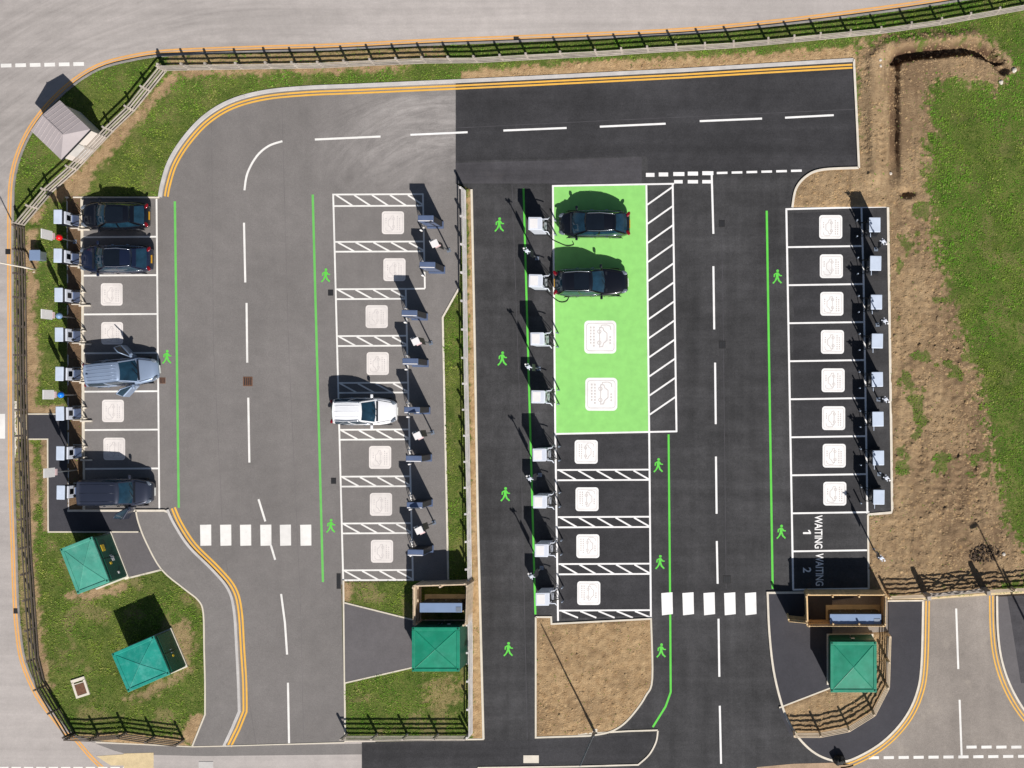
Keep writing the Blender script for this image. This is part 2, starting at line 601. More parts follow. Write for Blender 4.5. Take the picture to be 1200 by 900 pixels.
def linedist(x, y, pts):
    d = np.full(x.shape, 1e9)
    for (x1, y1), (x2, y2) in zip(pts[:-1], pts[1:]):
        ex, ey = x2 - x1, y2 - y1
        t = np.clip(((x - x1) * ex + (y - y1) * ey) / (ex * ex + ey * ey + 1e-9), 0, 1)
        d = np.minimum(d, (x - x1 - t * ex) ** 2 + (y - y1 - t * ey) ** 2)
    return np.sqrt(d)


# ------------------------------------------------------------------ plan of the place (photograph pixels on the ground)
KERB_CURVE = smooth_line([(188, 231), (191, 215), (199, 190), (215, 164), (239, 138), (270, 119), (310, 108), (360, 103), (420, 100.5), (534, 95.5)], 6) + \
    [(620, 91.5), (700, 87.5), (800, 82.5), (900, 76.5), (1000, 70.5)]
NEW_EDGE = [(1000, 70), (1003, 130), (1006, 197)] + smooth_line([(1006, 197), (965, 199), (946, 206), (933, 221), (928.5, 243)], 6)[1:]
ROAD_EDGE = smooth_line([(17, 560), (16.5, 450), (16, 350), (16, 250), (19, 205), (31, 168), (51, 136), (82, 104), (116, 82), (155, 71), (200, 65),
                         (300, 61), (400, 58), (500, 53), (600, 49), (700, 45), (800, 40), (900, 31), (1000, 19), (1100, 5), (1200, -12), (1300, -32)], 4)
FOOT_EDGE = smooth_line([(160, 598), (163, 612), (172, 635), (190, 667), (217, 690), (233, 703), (239, 718), (240, 760), (241, 800), (241, 837)], 4)
ROAD_LOW = smooth_line([(17, 560), (20, 640), (22, 700), (25, 740), (31, 775), (47, 812), (66, 838), (86, 860), (112, 869)], 4)
G_A = ROAD_LOW[::-1][1:-1] + ROAD_EDGE + [(1500, -70), (1500, 676), (1250, 692), (1152, 697), (1084, 703), (1018, 699), (1017, 603), (1045, 600), (1040, 243)] + \
    NEW_EDGE[::-1] + KERB_CURVE[::-1][1:] + [(96, 231.5), (99, 598)] + FOOT_EDGE + [(226, 874), (160, 872)]
G_B = [(543, 222), (553, 222), (556.5, 400), (560, 600), (566.5, 866), (404, 868), (402.5, 681), (525.5, 680), (521.5, 500), (519, 372), (538, 338)]
G_C = [(628, 723), (646, 723), (646.5, 731), (763, 725)] + smooth_line([(763, 725), (764.5, 795), (757, 815), (745, 833), (730, 849), (713, 858), (690, 862)], 5)[1:] + [(628, 864)]
G_D = [(974, 745), (1039, 740), (1039, 803), (1022, 834), (994, 853), (960, 859), (928, 859), (913, 829), (974, 806)]
GREENS = [G_A, G_B, G_C, G_D]
PAVED = [(-420, -300), (1620, -300), (1620, 1200), (-420, 1200)]

FIELD_EDGE = [(1004, 60), (1012, 50), (1040, 46), (1090, 46), (1140, 40), (1165, 52), (1192, 78), (1184, 92), (1166, 106), (1150, 98), (1128, 93), (1100, 92), (1084, 106), (1086, 132),
              (1094, 150), (1080, 172), (1090, 190), (1082, 215), (1088, 245), (1096, 290), (1106, 318), (1112, 345), (1128, 392), (1142, 440),
              (1152, 482), (1164, 530), (1172, 580), (1176, 612), (1196, 640), (1240, 650), (1300, 655)]
SOILS = [
    (FIELD_EDGE + [(1300, 672), (1200, 682), (1152, 700), (1000, 710), (1005, 598), (1036, 590), (1030, 245), (920, 250), (920, 190), (1000, 190)], 0.15, 9),
    ([(205, 80), (212, 91), (160, 146), (120, 190), (97, 233), (60, 236), (45, 262), (28, 264), (62, 225), (100, 190), (133, 155), (158, 130)], .35, 6),
    ([(30, 265), (47, 268), (42, 350), (46, 420), (42, 484), (38, 520), (44, 560), (40, 640), (46, 700), (52, 770), (62, 805), (50, 805), (42, 770), (36, 700), (33, 640), (31, 540), (29, 450)], .3, 5),
    ([(79.5, 230), (99, 230), (101, 600), (80, 600)], .1, 1),
    ([(200, 80), (320, 79), (450, 74), (480, 73), (478, 80), (380, 86), (210, 90)], .4, 6),
    ([(540, 84), (600, 78), (700, 73), (860, 65), (1000, 55), (1006, 75), (900, 84), (700, 94), (540, 102)], .75, 4),
    ([(920, 250), (928, 190), (1000, 190), (1048, 200), (1040, 250)], .8, 4),
    ([(620, 715), (775, 715), (775, 870), (620, 870)], .65, 1),
    ([(900, 730), (1050, 730), (1050, 870), (900, 870)], .25, 1),
    ([(548, 215), (553, 215), (571, 872), (554, 872)], .9, 3),
    ([(198, 735), (212, 722), (224, 732), (228, 760), (220, 790), (200, 802), (165, 820), (148, 818), (212, 786)], .3, 6, .75),
    ([(215, 868), (222, 838), (244, 838), (228, 878)], .5, 4),
    ([(86, 870), (88, 860), (150, 857), (215, 866), (230, 878)], .6, 4),
    ([(78, 698), (120, 688), (146, 682), (150, 690), (100, 704)], .3, 4),
    ([(503, 797), (543, 800), (538, 826), (512, 834), (498, 818)], .8, 9, .5),
    ([(402, 681), (412, 681), (412, 704), (402, 706)], .5, 4),
    ([(195, 66), (300, 62), (400, 59), (520, 53), (520, 69), (440, 74), (320, 78), (200, 80)], .9, 4, .75),
    ([(17, 260), (29, 265), (31, 450), (33, 560), (36, 640), (43, 760), (33, 780), (23, 700), (18, 560)], .4, 3, .6),
    ([(33, 476), (75, 476), (75, 487), (33, 487)], .2, 3),
    ([(49, 514), (58, 514), (58, 622), (52, 622)], .1, 3),
]
DITCH = [(1048, 215), (1047.5, 150), (1047, 86), (1048.5, 74), (1053, 67), (1062, 63), (1100, 58.5), (1140, 56), (1160, 63), (1176, 82)]
TRACKS = [[(1066, 236), (1068, 330), (1074, 450), (1078, 560), (1076, 680)], [(1088, 260), (1092, 350), (1100, 450), (1105, 560), (1100, 690)],
          [(1058, 260), (1056, 400), (1060, 560), (1070, 690)], [(1136, 470), (1142, 560), (1150, 640), (1180, 680)], [(1112, 430), (1120, 520), (1126, 620), (1140, 690)],
          [(1014, 80), (1012, 150), (1020, 230)], [(1034, 90), (1032, 160), (1036, 230)]]
RIDGE = [(1024, 205), (1022, 130), (1022, 72), (1040, 54), (1090, 48), (1140, 44)]


def val_green(x, y):
    g = np.full(x.shape, -1e3)
    for poly in GREENS:
        g = np.maximum(g, sdf(x, y, poly))
    far = -np.minimum.reduce([x + 420, 1620 - x, y + 300, 1200 - y])
    return np.maximum(g, np.minimum(far, 40))


def cover(x, y):
    soil = np.zeros(x.shape); straw = np.full(x.shape, .3)
    wob = fbm(x / 14, y / 14, 4) * 2.2
    rag = fbm(x / 3.2, y / 3.2, 3) * 2.0
    for poly, st, fuzz, *wt in SOILS:
        d = sdf(x, y, poly) / fuzz + wob * (1 if fuzz > 1 else 0) + (rag * (2.2 if fuzz > 8 else 1.4) if fuzz > 2 else 0)
        a = np.clip(d + .5, 0, 1) * (wt[0] if wt else 1)
        straw = np.where(a > soil, st, straw)
        soil = np.maximum(soil, a)
    tex = fbm(x / 22 + 40, y / 22, 4)
    right = (x > 1050) & (x < 1160) & (y > 236) & (y < 560)
    soil = np.where(right & (tex > .115) & (soil > .5), .25, soil)
    lawn = (x < 250) & (y > 620)
    mid = (x > 400) & (x < 545) & (y > 680)
    bare = np.clip((fbm(x / 20 + 9, y / 20 + 70, 4) - .10) * 4, 0, .38)
    soil = np.maximum(soil, np.where(lawn | mid, bare, np.where(x > 1040, bare * .5, bare * .35)))
    return 1 - soil, straw


def height(x, y, v, g):
    """ground height in m from pixel plan position"""
    ramp = np.clip(v * .045, -.16, .045)
    ins = np.clip(v / 5.0, 0, 1)
    X = x / S; Y = y / S
    n_g = fbm(X * 1.6, Y * 1.6, 3) * .03
    clod = fbm(X * 3.6 + 3, Y * 3.6, 3, .6)
    n_s = fbm(X * .9 + 9, Y * .9, 4) * .14 + clod * .20 + np.clip(fbm(X * 2.1 + 7, Y * 2.1 + 2, 3) - .05, 0, 1) * .35
    trk = np.sin(X * 14 + fbm(X * .5, Y * .5, 2) * 16) * np.clip(fbm(X * .35 + 5, Y * .2, 2) * 5, 0, 1) * .012
    amp = np.where((x > 1000) & (y < 235), .38, 1.0) * np.where(x > 1045, .78, np.where((x > 620) & (y > 700) & (x < 800), .45, np.where(x > 900, .5, .35)))
    h = ramp + ins * (n_g * g + (n_s + trk) * (1 - g) * amp + .02)
    for path in TRACKS:
        dl = linedist(x, y, path)
        on = np.clip((4.6 - dl) / 1.6, 0, 1) * (1 - g) * ins * np.clip(fbm(X * .3 + 2, Y * .3, 2) * 4 + .7, 0, 1)
        along = Y * 1.0 + np.abs(dl) / S * .8
        h = h + on * (-.05 + .045 * np.sin(along * 2 * math.pi / .42))
    far = (x > 985) & (x < 1260) & (y < 260)
    d = linedist(x, y, DITCH); r = linedist(x, y, RIDGE)
    taper = np.clip((218 - y) / 30, 0, 1)
    wid = np.where(y < 72, 7.5, 6.0)
    dd = np.clip(1.4 - (d + fbm(X * 1.4, Y * 1.4, 3) * 2.5) / wid, 0, 1)
    dd = dd * dd * (3 - 2 * dd)
    h = h + np.where(far, -np.where(y < 75, .92, .50) * dd * taper * ins + .34 * np.exp(-(r / 9) ** 2) * ins, 0)
    pit = np.sqrt(((x - 1063) / 9) ** 2 + ((y - 226) / 6) ** 2)
    h = h - np.where(far, .55 * np.clip(1.3 - pit, 0, 1) * ins, 0)
    return h


# ------------------------------------------------------------------ the ground: one sheet, fine in view and out to the horizon
def axis(lo, hi, step):
    fine = np.arange(lo, hi + step, step)
    return np.concatenate(([-700, -350, -180, -100, -75, -65, -55, -46], fine, [46, 55, 65, 75, 100, 180, 350, 700]))


ax_ = axis(-36, 37, .105); ay_ = axis(-28, 28, .105)
GX, GY = np.meshgrid(ax_, ay_)
PX = GX * S + 600; PY = 450 - GY * S
Vg = val_green(PX, PY)
Cg, Cs = cover(PX, PY)
Zg = height(PX, PY, Vg, Cg)
nx_, ny_ = len(ax_), len(ay_)
me = bpy.data.meshes.new('ground')
me.vertices.add(nx_ * ny_)
me.vertices.foreach_set('co', np.stack([GX, GY, Zg], -1).ravel())
ii = (np.arange(ny_ - 1)[:, None] * nx_ + np.arange(nx_ - 1)[None, :]).ravel()
quads = np.stack([ii, ii + 1, ii + nx_ + 1, ii + nx_], -1)
me.loops.add(quads.size); me.polygons.add(len(quads))
me.loops.foreach_set('vertex_index', quads.ravel().astype(np.int32))
me.polygons.foreach_set('loop_start', (np.arange(len(quads)) * 4).astype(np.int32))
me.update(calc_edges=True)
me.polygons.foreach_set('use_smooth', np.ones(len(quads), bool))
ca = me.color_attributes.new('cover', 'FLOAT_COLOR', 'POINT')
ca.data.foreach_set('color', np.stack([Cg, Cs, np.maximum(np.clip(sdf(PX, PY, [(79.5, 230), (97, 230), (99, 600), (80, 600)]) + .5, 0, 1), np.clip((8 - linedist(PX, PY, DITCH)) / 4, 0, 1) * np.where(PY < 75, 1, .4) * (PX > 985) * (PY < 220)) + np.where(PX > 1044, np.clip(fbm(PX / 40 + 3, PY / 70 + 1, 4) * 2.2 + .12 + .45 * np.exp(-((PX - 1122) / 30) ** 2 - ((PY - 520) / 120) ** 2), 0, .62), np.where((PX > 620) & (PX < 780) & (PY > 700), np.clip(fbm(PX / 25, PY / 25 + 7, 4) * 2, 0, .4), 0)), np.ones_like(Cg)], -1).ravel().astype(np.float32))  # blue: charger strip and damp soil browns, plus shadow painted into the ditch
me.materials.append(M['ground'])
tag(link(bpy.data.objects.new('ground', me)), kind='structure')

# ------------------------------------------------------------------ roads, car parks, footways
road = sheet('road', [(-420, -300), (1620, -300), (1620, -80), (1300, -22), (1200, 0), (1100, 17), (1000, 31), (900, 43), (800, 52), (700, 57), (600, 61), (500, 65),
                      (400, 70), (300, 73), (200, 77), (160, 83), (122, 94), (90, 115), (62, 145), (42, 175), (30, 208), (28, 250), (28, 560), (32, 640), (35, 700),
                      (42, 765), (60, 805), (100, 850), (160, 860), (240, 862), (440, 862), (440, 1200), (-420, 1200)], 0.0, 'road')
side_road = sheet('road', [(870, 693), (1620, 660), (1620, 1200), (430, 1200), (430, 930), (870, 930)], 0.0, 'road_grey')
car_park = sheet('car_park', [(96, 228), (186, 228)] + offset_line(KERB_CURVE[:-5], 0) + [(534, 215), (545, 222), (545, 335), (526, 372), (528, 685), (400, 685), (404, 870.5),
                              (262, 873.5), (281, 833), (278, 760), (275, 715), (268, 690), (250, 668), (222, 640), (205, 615), (197, 596), (95, 600)], .004, 'old')
bays_east = sheet('car_park', [(534, 95.5)] + KERB_CURVE[-5:] + NEW_EDGE[1:] + [(1041, 242), (1046, 601), (1019, 603), (1019, 694), (899, 694), (901, 740), (906, 785),
                               (915, 825), (925, 850), (940, 870), (960, 886), (985, 893), (985, 1200), (424, 1200), (424, 870), (566, 866.5), (558, 480), (552, 222), (534, 214)], .008, 'new')
footway = sheet('footway', [(200, 600), (206, 615), (223, 640), (251, 668), (269, 690), (276, 715), (279, 760), (282, 833), (265, 873), (226, 873.5)] + FOOT_EDGE[::-1][:-1] + [(161, 599)], .085, 'footway', z0=-.1)
path_west = sheet('footpath', [(34, 486), (79, 486), (80, 599), (159.5, 599), (162.5, 612), (166, 622), (57.5, 622.5), (57.5, 514), (34, 514)], .085, 'path_dark', z0=-.1)
path_hut = sheet('footpath', [(130, 623.5), (166, 623), (172, 637), (189, 667), (149, 677)], .087, 'path_mid', z0=-.1)
path_mid = sheet('footpath', [(404, 706), (488, 727), (488, 781), (405, 800)], .085, 'path_mid', z0=-.1)
foot_edge_d = smooth_line([(899.5, 694.5), (901.5, 740), (906.5, 785), (915.5, 823), (925, 847), (940, 869), (960, 885), (985, 892), (1006, 886), (1034, 869), (1058, 844), (1073, 815), (1079.5, 780), (1081.5, 704)], 5)
path_se = sheet('footway', foot_edge_d + [(1039, 704), (1039, 695), (945, 695)], .0, 'path_dark')
# the footway round the corner hut is one slab, the fenced plot is cut out of it
bpy.data.objects.remove(path_se)
path_se = sheet('footway', foot_edge_d + [(1041, 703), (1041, 804), (1024, 836), (995, 855.5), (961, 861.5), (926, 861.5), (912, 830), (975, 806), (975, 703), (1000, 700), (1000, 696)], .085, 'path_dark', z0=-.1)
foot_east = sheet('footway', smooth_line([(1168, 699), (1169, 740), (1174, 775), (1186, 808), (1205, 838), (1230, 860)], 5) + [(1400, 870), (1400, 690)], .085, 'path_mid', z0=-.1)
foot_south = sheet('footpath', [(112, 871.5), (226, 875), (430, 871.5), (430, 884), (240, 886), (150, 884), (135, 880)], .0045, 'footway')
# reinstated trench patches and scuffed lanes laid in the new surface
sheet('surface_patch', [(534, 215), (534, 191), (640, 188), (752, 184), (752, 215)], .0105, 'scuffed', bays_east)
sheet('surface_patch', [(535, 104), (700, 96), (900, 85), (1000, 79), (1005, 196), (966, 197), (943, 199), (760, 205), (758, 183), (640, 186), (535, 189)], .0105, 'newer', bays_east)
sheet('surface_patch', [(930, 250), (1008, 247), (1014, 600), (930, 602)], .0105, 'newer', bays_east)
sheet('surface_patch', [(425, 872), (640, 867), (742, 862), (765, 858), (757, 880), (742, 894), (425, 900)], .0105, 'newer', bays_east)
sheet('surface_patch', [(655, 510), (760, 509), (761, 721), (658, 725)], .0105, 'newer', bays_east)
sheet('surface_patch', [(1180, 698), (1300, 694), (1300, 800), (1196, 800)], .089, 'scuffed', foot_east)
sheet('soil_spill', [(887, 899), (930, 895), (985, 893.5), (1000, 896), (1000, 925), (880, 925)], .0125, 'spill', bays_east)

# day joints between paving lanes
M['joint'] = simple('asphalt_joint', (72, 70, 73), .9, .25, 1.0)
for pts in ([(845.5, 272), (847, 335), (848.5, 470), (851, 690)], [(600, 216), (610, 500), (618, 866)], [(534, 150), (760, 139), (1004, 128)]):
    strip('surface_joint', pts, .8, .0118, 'joint', bays_east)
M['joint_old'] = simple('old_asphalt_joint', (112, 107, 106), .9, .2, 1.0)
for pts in ([(248, 130), (250, 400), (262, 640), (300, 871)], [(330, 108), (338, 400), (352, 700), (356, 870)]):
    strip('surface_joint', pts, .5, .0062, 'joint_old', car_park)

# kerbs and edgings
def shift_line(pts, d): return offset_line(pts, d)
kerb('kerb', KERB_CURVE, 4.0, 'kerb')
kerb('kerb', [(1000.5, 70), (1003.5, 130), (1006.5, 197)], 2.6, 'concrete')
kerb('kerb', NEW_EDGE[2:], 2.6, 'concrete')
kerb('kerb', ROAD_EDGE, 2.2, 'kerb_old', .10)
kerb('kerb', ROAD_LOW, 2.2, 'kerb_old', .10)
kerb('kerb', smooth_line([(197, 597), (205, 614), (222, 640), (250, 668), (268, 690), (275, 715), (278, 760), (280, 800), (281, 833)], 5) + [(273, 852), (263, 873.5)], 3.0, 'kerb')
kerb('edging_strip', [(77, 231.5), (187, 231.5)], 1.6, 'concrete', .08)
kerb('edging_strip', [(79.3, 232), (80.3, 400), (81, 598)], 1.3, 'kerb', .075)
kerb('edging_strip', [(96.2, 233), (97.2, 400), (98.6, 598)], 3.0, 'cream', .05)
kerb('edging_strip', [(80, 598.3), (193, 598.3), (198, 600)], 2.4, 'concrete', .10)
kerb('edging_strip', FOOT_EDGE + [(226, 874)], 1.7, 'cream', .10)
kerb('edging_strip', [(33, 485.2), (78, 485.2)], 1.5, 'cream', .10)
kerb('edging_strip', [(33, 514.6), (56.8, 514.6), (57.4, 623.2), (163, 623.2)], 1.5, 'cream', .10)
kerb('edging_strip', [(129, 624), (148, 678), (190, 667.5)], 2.0, 'cream', .10)
kerb('edging_strip', [(402.8, 680), (405, 868)], 2.0, 'cream', .08)
kerb('edging_strip', [(404, 706), (488, 727)], 1.6, 'cream', .10)
kerb('edging_strip', [(405, 800), (488, 781)], 1.6, 'cream', .10)
kerb('edging_strip', [(538, 338), (519, 372), (521.7, 500), (525.5, 679)], 2.2, 'concrete', .06)
kerb('edging_strip', [(552.8, 222), (556.5, 400), (560, 600), (566.8, 866)], 2.4, 'cream', .08)
kerb('edging_strip', [(404, 868), (567, 866)], 1.8, 'cream', .07)
kerb('edging_strip', G_C + [G_C[0]], 2.0, 'cream', .08)
kerb('edging_strip', [(1040.5, 243), (1045.5, 600.5), (1017, 603)], 2.8, 'concrete', .06)
kerb('edging_strip', [(1017, 603), (1018, 690)], 2.2, 'concrete', .05)
kerb('kerb', [(943, 694.2)] + foot_edge_d, 2.4, 'concrete', .11)
kerb('kerb', [(1040, 704), (1082, 703.5)], 1.6, 'concrete', .11)
kerb('edging_strip', [(913, 829), (974, 805.5)], 1.6, 'cream', .10)
kerb('kerb', smooth_line([(1168, 698), (1169, 740), (1174, 775), (1186, 808), (1205, 838), (1230, 860)], 5), 2.4, 'concrete', .11)
kerb('edging_strip', [(1040, 701), (1084, 701.5), (1152, 696.5), (1260, 691)], 2.4, 'tan', .06)
kerb('kerb', [(18.5, 470), (19, 536)], 3.4, 'concrete', .06)
kerb('edging_strip', [(113, 869.5), (160, 872), (226, 875), (263, 874.2), (404, 870)], 1.2, 'cream', .03)
kerb('kerb', [(678, 860), (737, 856.5), (771, 855.5)], 1.8, 'cream', .06)
kerb('kerb', smooth_line([(771, 856), (769, 869), (761, 884), (748, 896)], 5) + [(676, 898), (560, 899.5)], 1.8, 'concrete', .06)

sheet('tactile_paving', [(21, 485.5), (33, 485.5), (33, 514), (21, 514)], .089, 'tan', z0=-.1)
sheet('tactile_paving', [(145, 883), (180, 882), (180, 925), (145, 925)], .014, 'tan', z0=-.05)
sheet('tactile_paving', [(113, 886), (145, 884), (145, 897), (130, 897)], .012, 'tan', z0=-.05)

# ------------------------------------------------------------------ painted markings (parts of the surface they lie on)
Z1, Z2, Z3, Z4 = .0135, .0150, .0165, .0180


def yellow_pair(curve, d1, d2, mat, parent, z=.006, w=1.9):
    strip('yellow_line', offset_line(curve, d1), w, z, mat, parent)
    strip('yellow_line', offset_line(curve, d2), w, z, mat, parent)


yellow_pair(KERB_CURVE[1:-1] + [(999, 70.8)], 5.0, 8.6, 'yellow', car_park, .0145, 2.4)
low = smooth_line([(201, 596), (209, 614), (226, 640), (254, 668), (272, 690), (279, 715), (282, 760), (284.5, 800), (285, 833)], 5) + [(277, 853), (267, 873)]
yellow_pair(low, -.4, -4.2, 'yellow', car_park, .0085, 2.5)
allroad = ROAD_LOW[::-1] + ROAD_EDGE[1:]
ext = [(150, 915), (122, 895)] + [(104, 877)]
yellow_pair(smooth_line(ext, 4)[:-1] + ROAD_LOW[::-1][3:] + ROAD_EDGE[1:], -3.6, -6.6, 'yellow_faded', road, .0045, 2.2)
yellow_pair(foot_edge_d[35:], 3.8, 7.4, 'yellow', side_road, .0125, 1.9)
yellow_pair(smooth_line([(1168, 698), (1169, 740), (1174, 775), (1186, 808), (1205, 838), (1230, 860)], 5), 4.5, 8.2, 'yellow', side_road, .0045, 1.9)

# green walkway lines
strip('walkway_line', [(205, 236), (209.5, 595)], 3.0, .0085, 'green_line', car_park)
strip('walkway_line', [(366.5, 228), (378.5, 682)], 3.0, .0085, 'green_line', car_park)
strip('walkway_line', [(613.5, 221), (627.5, 720)], 2.6, Z1, 'green_line_new', bays_east)
strip('walkway_line', [(783.5, 509), (785.3, 700), (786, 811), (780, 828), (765, 852)], 2.6, Z1, 'green_line_new', bays_east)
strip('walkway_line', [(898.5, 247), (905.5, 690)], 2.8, Z1, 'green_line_new', bays_east)

# lane dashes
for pts in ([(286, 261), (287.5, 331)], [(289, 355), (289.8, 425)], [(291, 466), (292.3, 542)], [(303, 585), (311, 611)],
            [(317.5, 639), (322.5, 656)], [(329.5, 696), (334, 730), (336.5, 767)], [(337.5, 800), (338.8, 871)], [(369, 163.5), (446, 160)]):
    strip('lane_dash', pts, 2.7, .0085, 'white', car_park)
strip('lane_dash', smooth_line([(286.5, 223), (290, 203), (301, 183), (315, 171), (331, 165.5)], 5), 2.7, .0085, 'white', car_park)
for pts in ([(590, 153), (664, 150)], [(703, 148.5), (780, 145)], [(820, 142), (893, 139)], [(920, 138), (977, 135)],
            [(834, 203), (836, 274)], [(836, 312), (837, 386)], [(838, 425), (838.8, 497)], [(839, 535), (839.8, 602)], [(840, 634), (841, 684)],
            [(842, 725), (843, 793)], [(843.5, 827), (845, 895)], [(481, 158), (548, 155)]):
    strip('lane_dash', pts, 2.6, Z1, 'white_new', bays_east)
for pts in ([(1120.5, 713), (1123, 784)], [(1124.5, 820), (1127, 888)]):
    strip('lane_dash', pts, 2.6, .0045, 'white', side_road)
# give way dashes
for i, (a, b) in enumerate(((757, 767), (772, 783), (789, 802), (806, 818), (823, 836))):
    strip('give_way_dash', [(a, 205 - i * .5), (b, 205 - i * .5)], 4.6, Z2, 'white_new', bays_east)
for i, (a, b) in enumerate(((790, 800), (806, 818), (823, 833))):
    strip('give_way_dash', [(a, 213), (b, 213)], 4.0, Z1, 'white_new', bays_east)
for i in range(6):
    a = 840 + i * 17.4
    strip('give_way_dash', [(a, 202.8 - i * .5), (a + 12.5, 202.5 - i * .5)], 2.6, Z1, 'white_new', bays_east)
for i in range(10):
    a = -50 + i * 17
    if a < 100: strip('give_way_dash', [(a, 78 - i * .35), (a + 12.5, 77.7 - i * .35)], 4.4, .0045, 'white', road)
for i in range(13):
    a = -30 + i * 14.5
    strip('give_way_dash', [(a, 901), (a + 11, 901)], 5.0, .0095 if a > 108 else .0065, 'white', road)
for i in range(18):
    a = 1018 + i * 17.5
    strip('give_way_dash', [(a, 888 - i * .17), (a + 12, 887.8 - i * .17)], 3.4, .0065, 'white', side_road)
    if i > 6: strip('give_way_dash', [(a - 8, 875.5), (a + 4, 875.3)], 3.4, .0065, 'white', side_road)
strip('give_way_dash', [(-8, 499.5), (6, 499.5)], 29, .0045, 'white', road)
# zebra stripes
for x in (234.5, 258, 281.3, 305, 328, 351.8):
    sheet('zebra_stripe', [(x, 615), (x + 13, 614.7), (x + 13.2, 639.2), (x + .5, 639.6)], .0115, 'white', car_park)
for x in (775, 799.7, 824.4, 848.6, 873):
    sheet('zebra_stripe', [(x, 695), (x + 13, 694), (x + 13.6, 719.5), (x + .8, 721)], Z3, 'white_new', bays_east)


def hatch_strip(parent, x0, x1, y0, y1, lines, n, slant, mat, z, flip=False, dx0=0.0, w=2.2):
    """two border lines and slanting bars of a hatched strip, each bar a piece"""
    if lines[0]: strip('bay_line', [(x0, y0), (x1, y0 - .5)], w, z, mat, parent)
    if lines[1]: strip('bay_line', [(x0 + .3, y1), (x1 + .3, y1 - .5)], w, z, mat, parent)
    st = (x1 - x0) / n
    for i in range(n):
        a = x0 + 3 + i * st + dx0
        b = min(a + slant, x1)
        t = (b - a) / slant
        strip('hatch_bar', [(a, y0 + .6), (b, y0 + (y1 - y0) * t - .6)], 2.1, z - .0015, mat, parent)


# west middle bays
z = .0095
hatch_strip(car_park, 391, 496, 228, 241.5, (1, 1), 5, 19, 'white', z)
hatch_strip(car_park, 393, 497, 283.5, 295, (1, 1), 5, 19, 'white', z)
for i in range(7):
    y = 339 + i * 54.9
    hatch_strip(car_park, 393 + i * 1.3, 476 + i * 1.2, y, y + 11.6, (1, 1), 4, 19, 'white', z)
strip('bay_line', [(476, 338.6), (498, 338.2)], 2.2, z + .003, 'white', car_park)
strip('bay_line', [(390.5, 227), (402.3, 681)], 2.3, z + .0015, 'white', car_park)
strip('bay_line', [(495.6, 227), (498, 338)], 2.2, z + .0015, 'white', car_park)
strip('bay_line', [(475.5, 338), (484, 681)], 2.3, z + .0015, 'white', car_park)
# west bays
for i, y in enumerate((278, 323, 368.5, 414, 459, 504, 549.5)):
    strip('bay_line', [(97 + i * .4, y), (184 + i * .4, y - .6)], 2.3, z, 'white', car_park)
strip('bay_line', [(183.5, 233), (186.8, 597)], 2.3, z + .0015, 'white', car_park)
# green bays
sheet('green_surface', [(648, 217.5), (757.5, 216), (760.5, 507), (651, 508.5)], .0120, 'green_bay', bays_east)
strip('bay_line', [(647, 218), (790, 215.4)], 2.3, Z1, 'white_new', bays_east)
strip('bay_line', [(650, 508.5), (793.5, 505.5)], 2.3, Z1, 'white_new', bays_east)
strip('bay_line', [(648, 217), (650.8, 508), (654, 727.5)], 2.4, Z3, 'white_new', bays_east)
strip('bay_line', [(757.5, 216), (760.8, 507), (762.8, 724)], 2.4, Z3, 'white_new', bays_east)
strip('bay_line', [(788.3, 215.5), (792.8, 506)], 2.4, Z3, 'white_new', bays_east)
for i in range(13):
    y = 240 + i * 22.35
    a, b = 758.3 + (y - 216) * .0114, 788.5 + (y - 216) * .0155
    if y < 506: strip('hatch_bar', [(a, y), (b, y - 21.5)], 2.2, Z2 - .0008, 'white_new', bays_east)
# south middle bays
for i, y in enumerate((550.8, 606, 661, 715.5)):
    hatch_strip(bays_east, 653 + i * .8, 761 + i * .5, y, y + (12 if i < 3 else 9), (1, 1 if i < 3 else 0), 5, 19, 'white_new', Z1, w=2.2)
# east bays
strip('bay_line', [(921.5, 246), (929.5, 691)], 2.5, Z3, 'white_new', bays_east)
strip('bay_line', [(920.5, 245.2), (1041, 242)], 2.4, Z1, 'white_new', bays_east)
for i in range(9):
    y = 289.7 + i * 44.55
    strip('bay_line', [(922.5 + i * .8, y), (1010 + i * .82 + (3 if i > 6 else 0), y - 1.4)], 2.3, Z1, 'white_new', bays_east)
strip('bay_line', [(929, 691), (1018, 689.6)], 2.2, Z1, 'white_new', bays_east)
strip('bay_line', [(1009.5, 243), (1012, 330), (1016.5, 602)], 2.4, Z3, 'white_new', bays_east)

# walking figures
def walker_bm(bm, cx, cy, z, flip=1, h=18.0):
    u = h / 18.0
    def pt(a, b): return (cx + a * flip * u, cy + b * u)
    head = [pt(.6 + 1.75 * math.cos(t), -7.0 + 1.75 * math.sin(t)) for t in [2 * math.pi * k / 10 for k in range(10)]]
    bm_poly(bm, head, z)
    bm_poly(bm, [pt(-.6, -5), pt(1.6, -5), pt(2.2, -3.8), pt(1.7, .4), pt(1.9, 1.6), pt(-1.6, 1.6), pt(-1.6, -2.6)], z + .0004)
    bm_poly(bm, [pt(1.2, -4.6), pt(2.4, -4.0), pt(3.8, -1.9), pt(6.0, -1.6), pt(6.0, -.3), pt(3.0, -.4), pt(1.0, -2.6)], z + .0008)
    bm_poly(bm, [pt(-.7, -5), pt(.6, -4.4), pt(-2.6, -2.2), pt(-3.0, .9), pt(-4.4, .7), pt(-4.2, -2.9)], z + .0012)
    bm_poly(bm, [pt(-1.7, 1.2), pt(.6, 1.4), pt(-.5, 4.2), pt(-2.6, 7.0), pt(-4.6, 9.2), pt(-6, 8.0), pt(-3.2, 5.2)], z + .0016)
    bm_poly(bm, [pt(-.2, 1.3), pt(2.0, 1.3), pt(3.0, 4.4), pt(6.0, 7.6), pt(4.8, 8.9), pt(1.2, 5.6)], z + .0020)


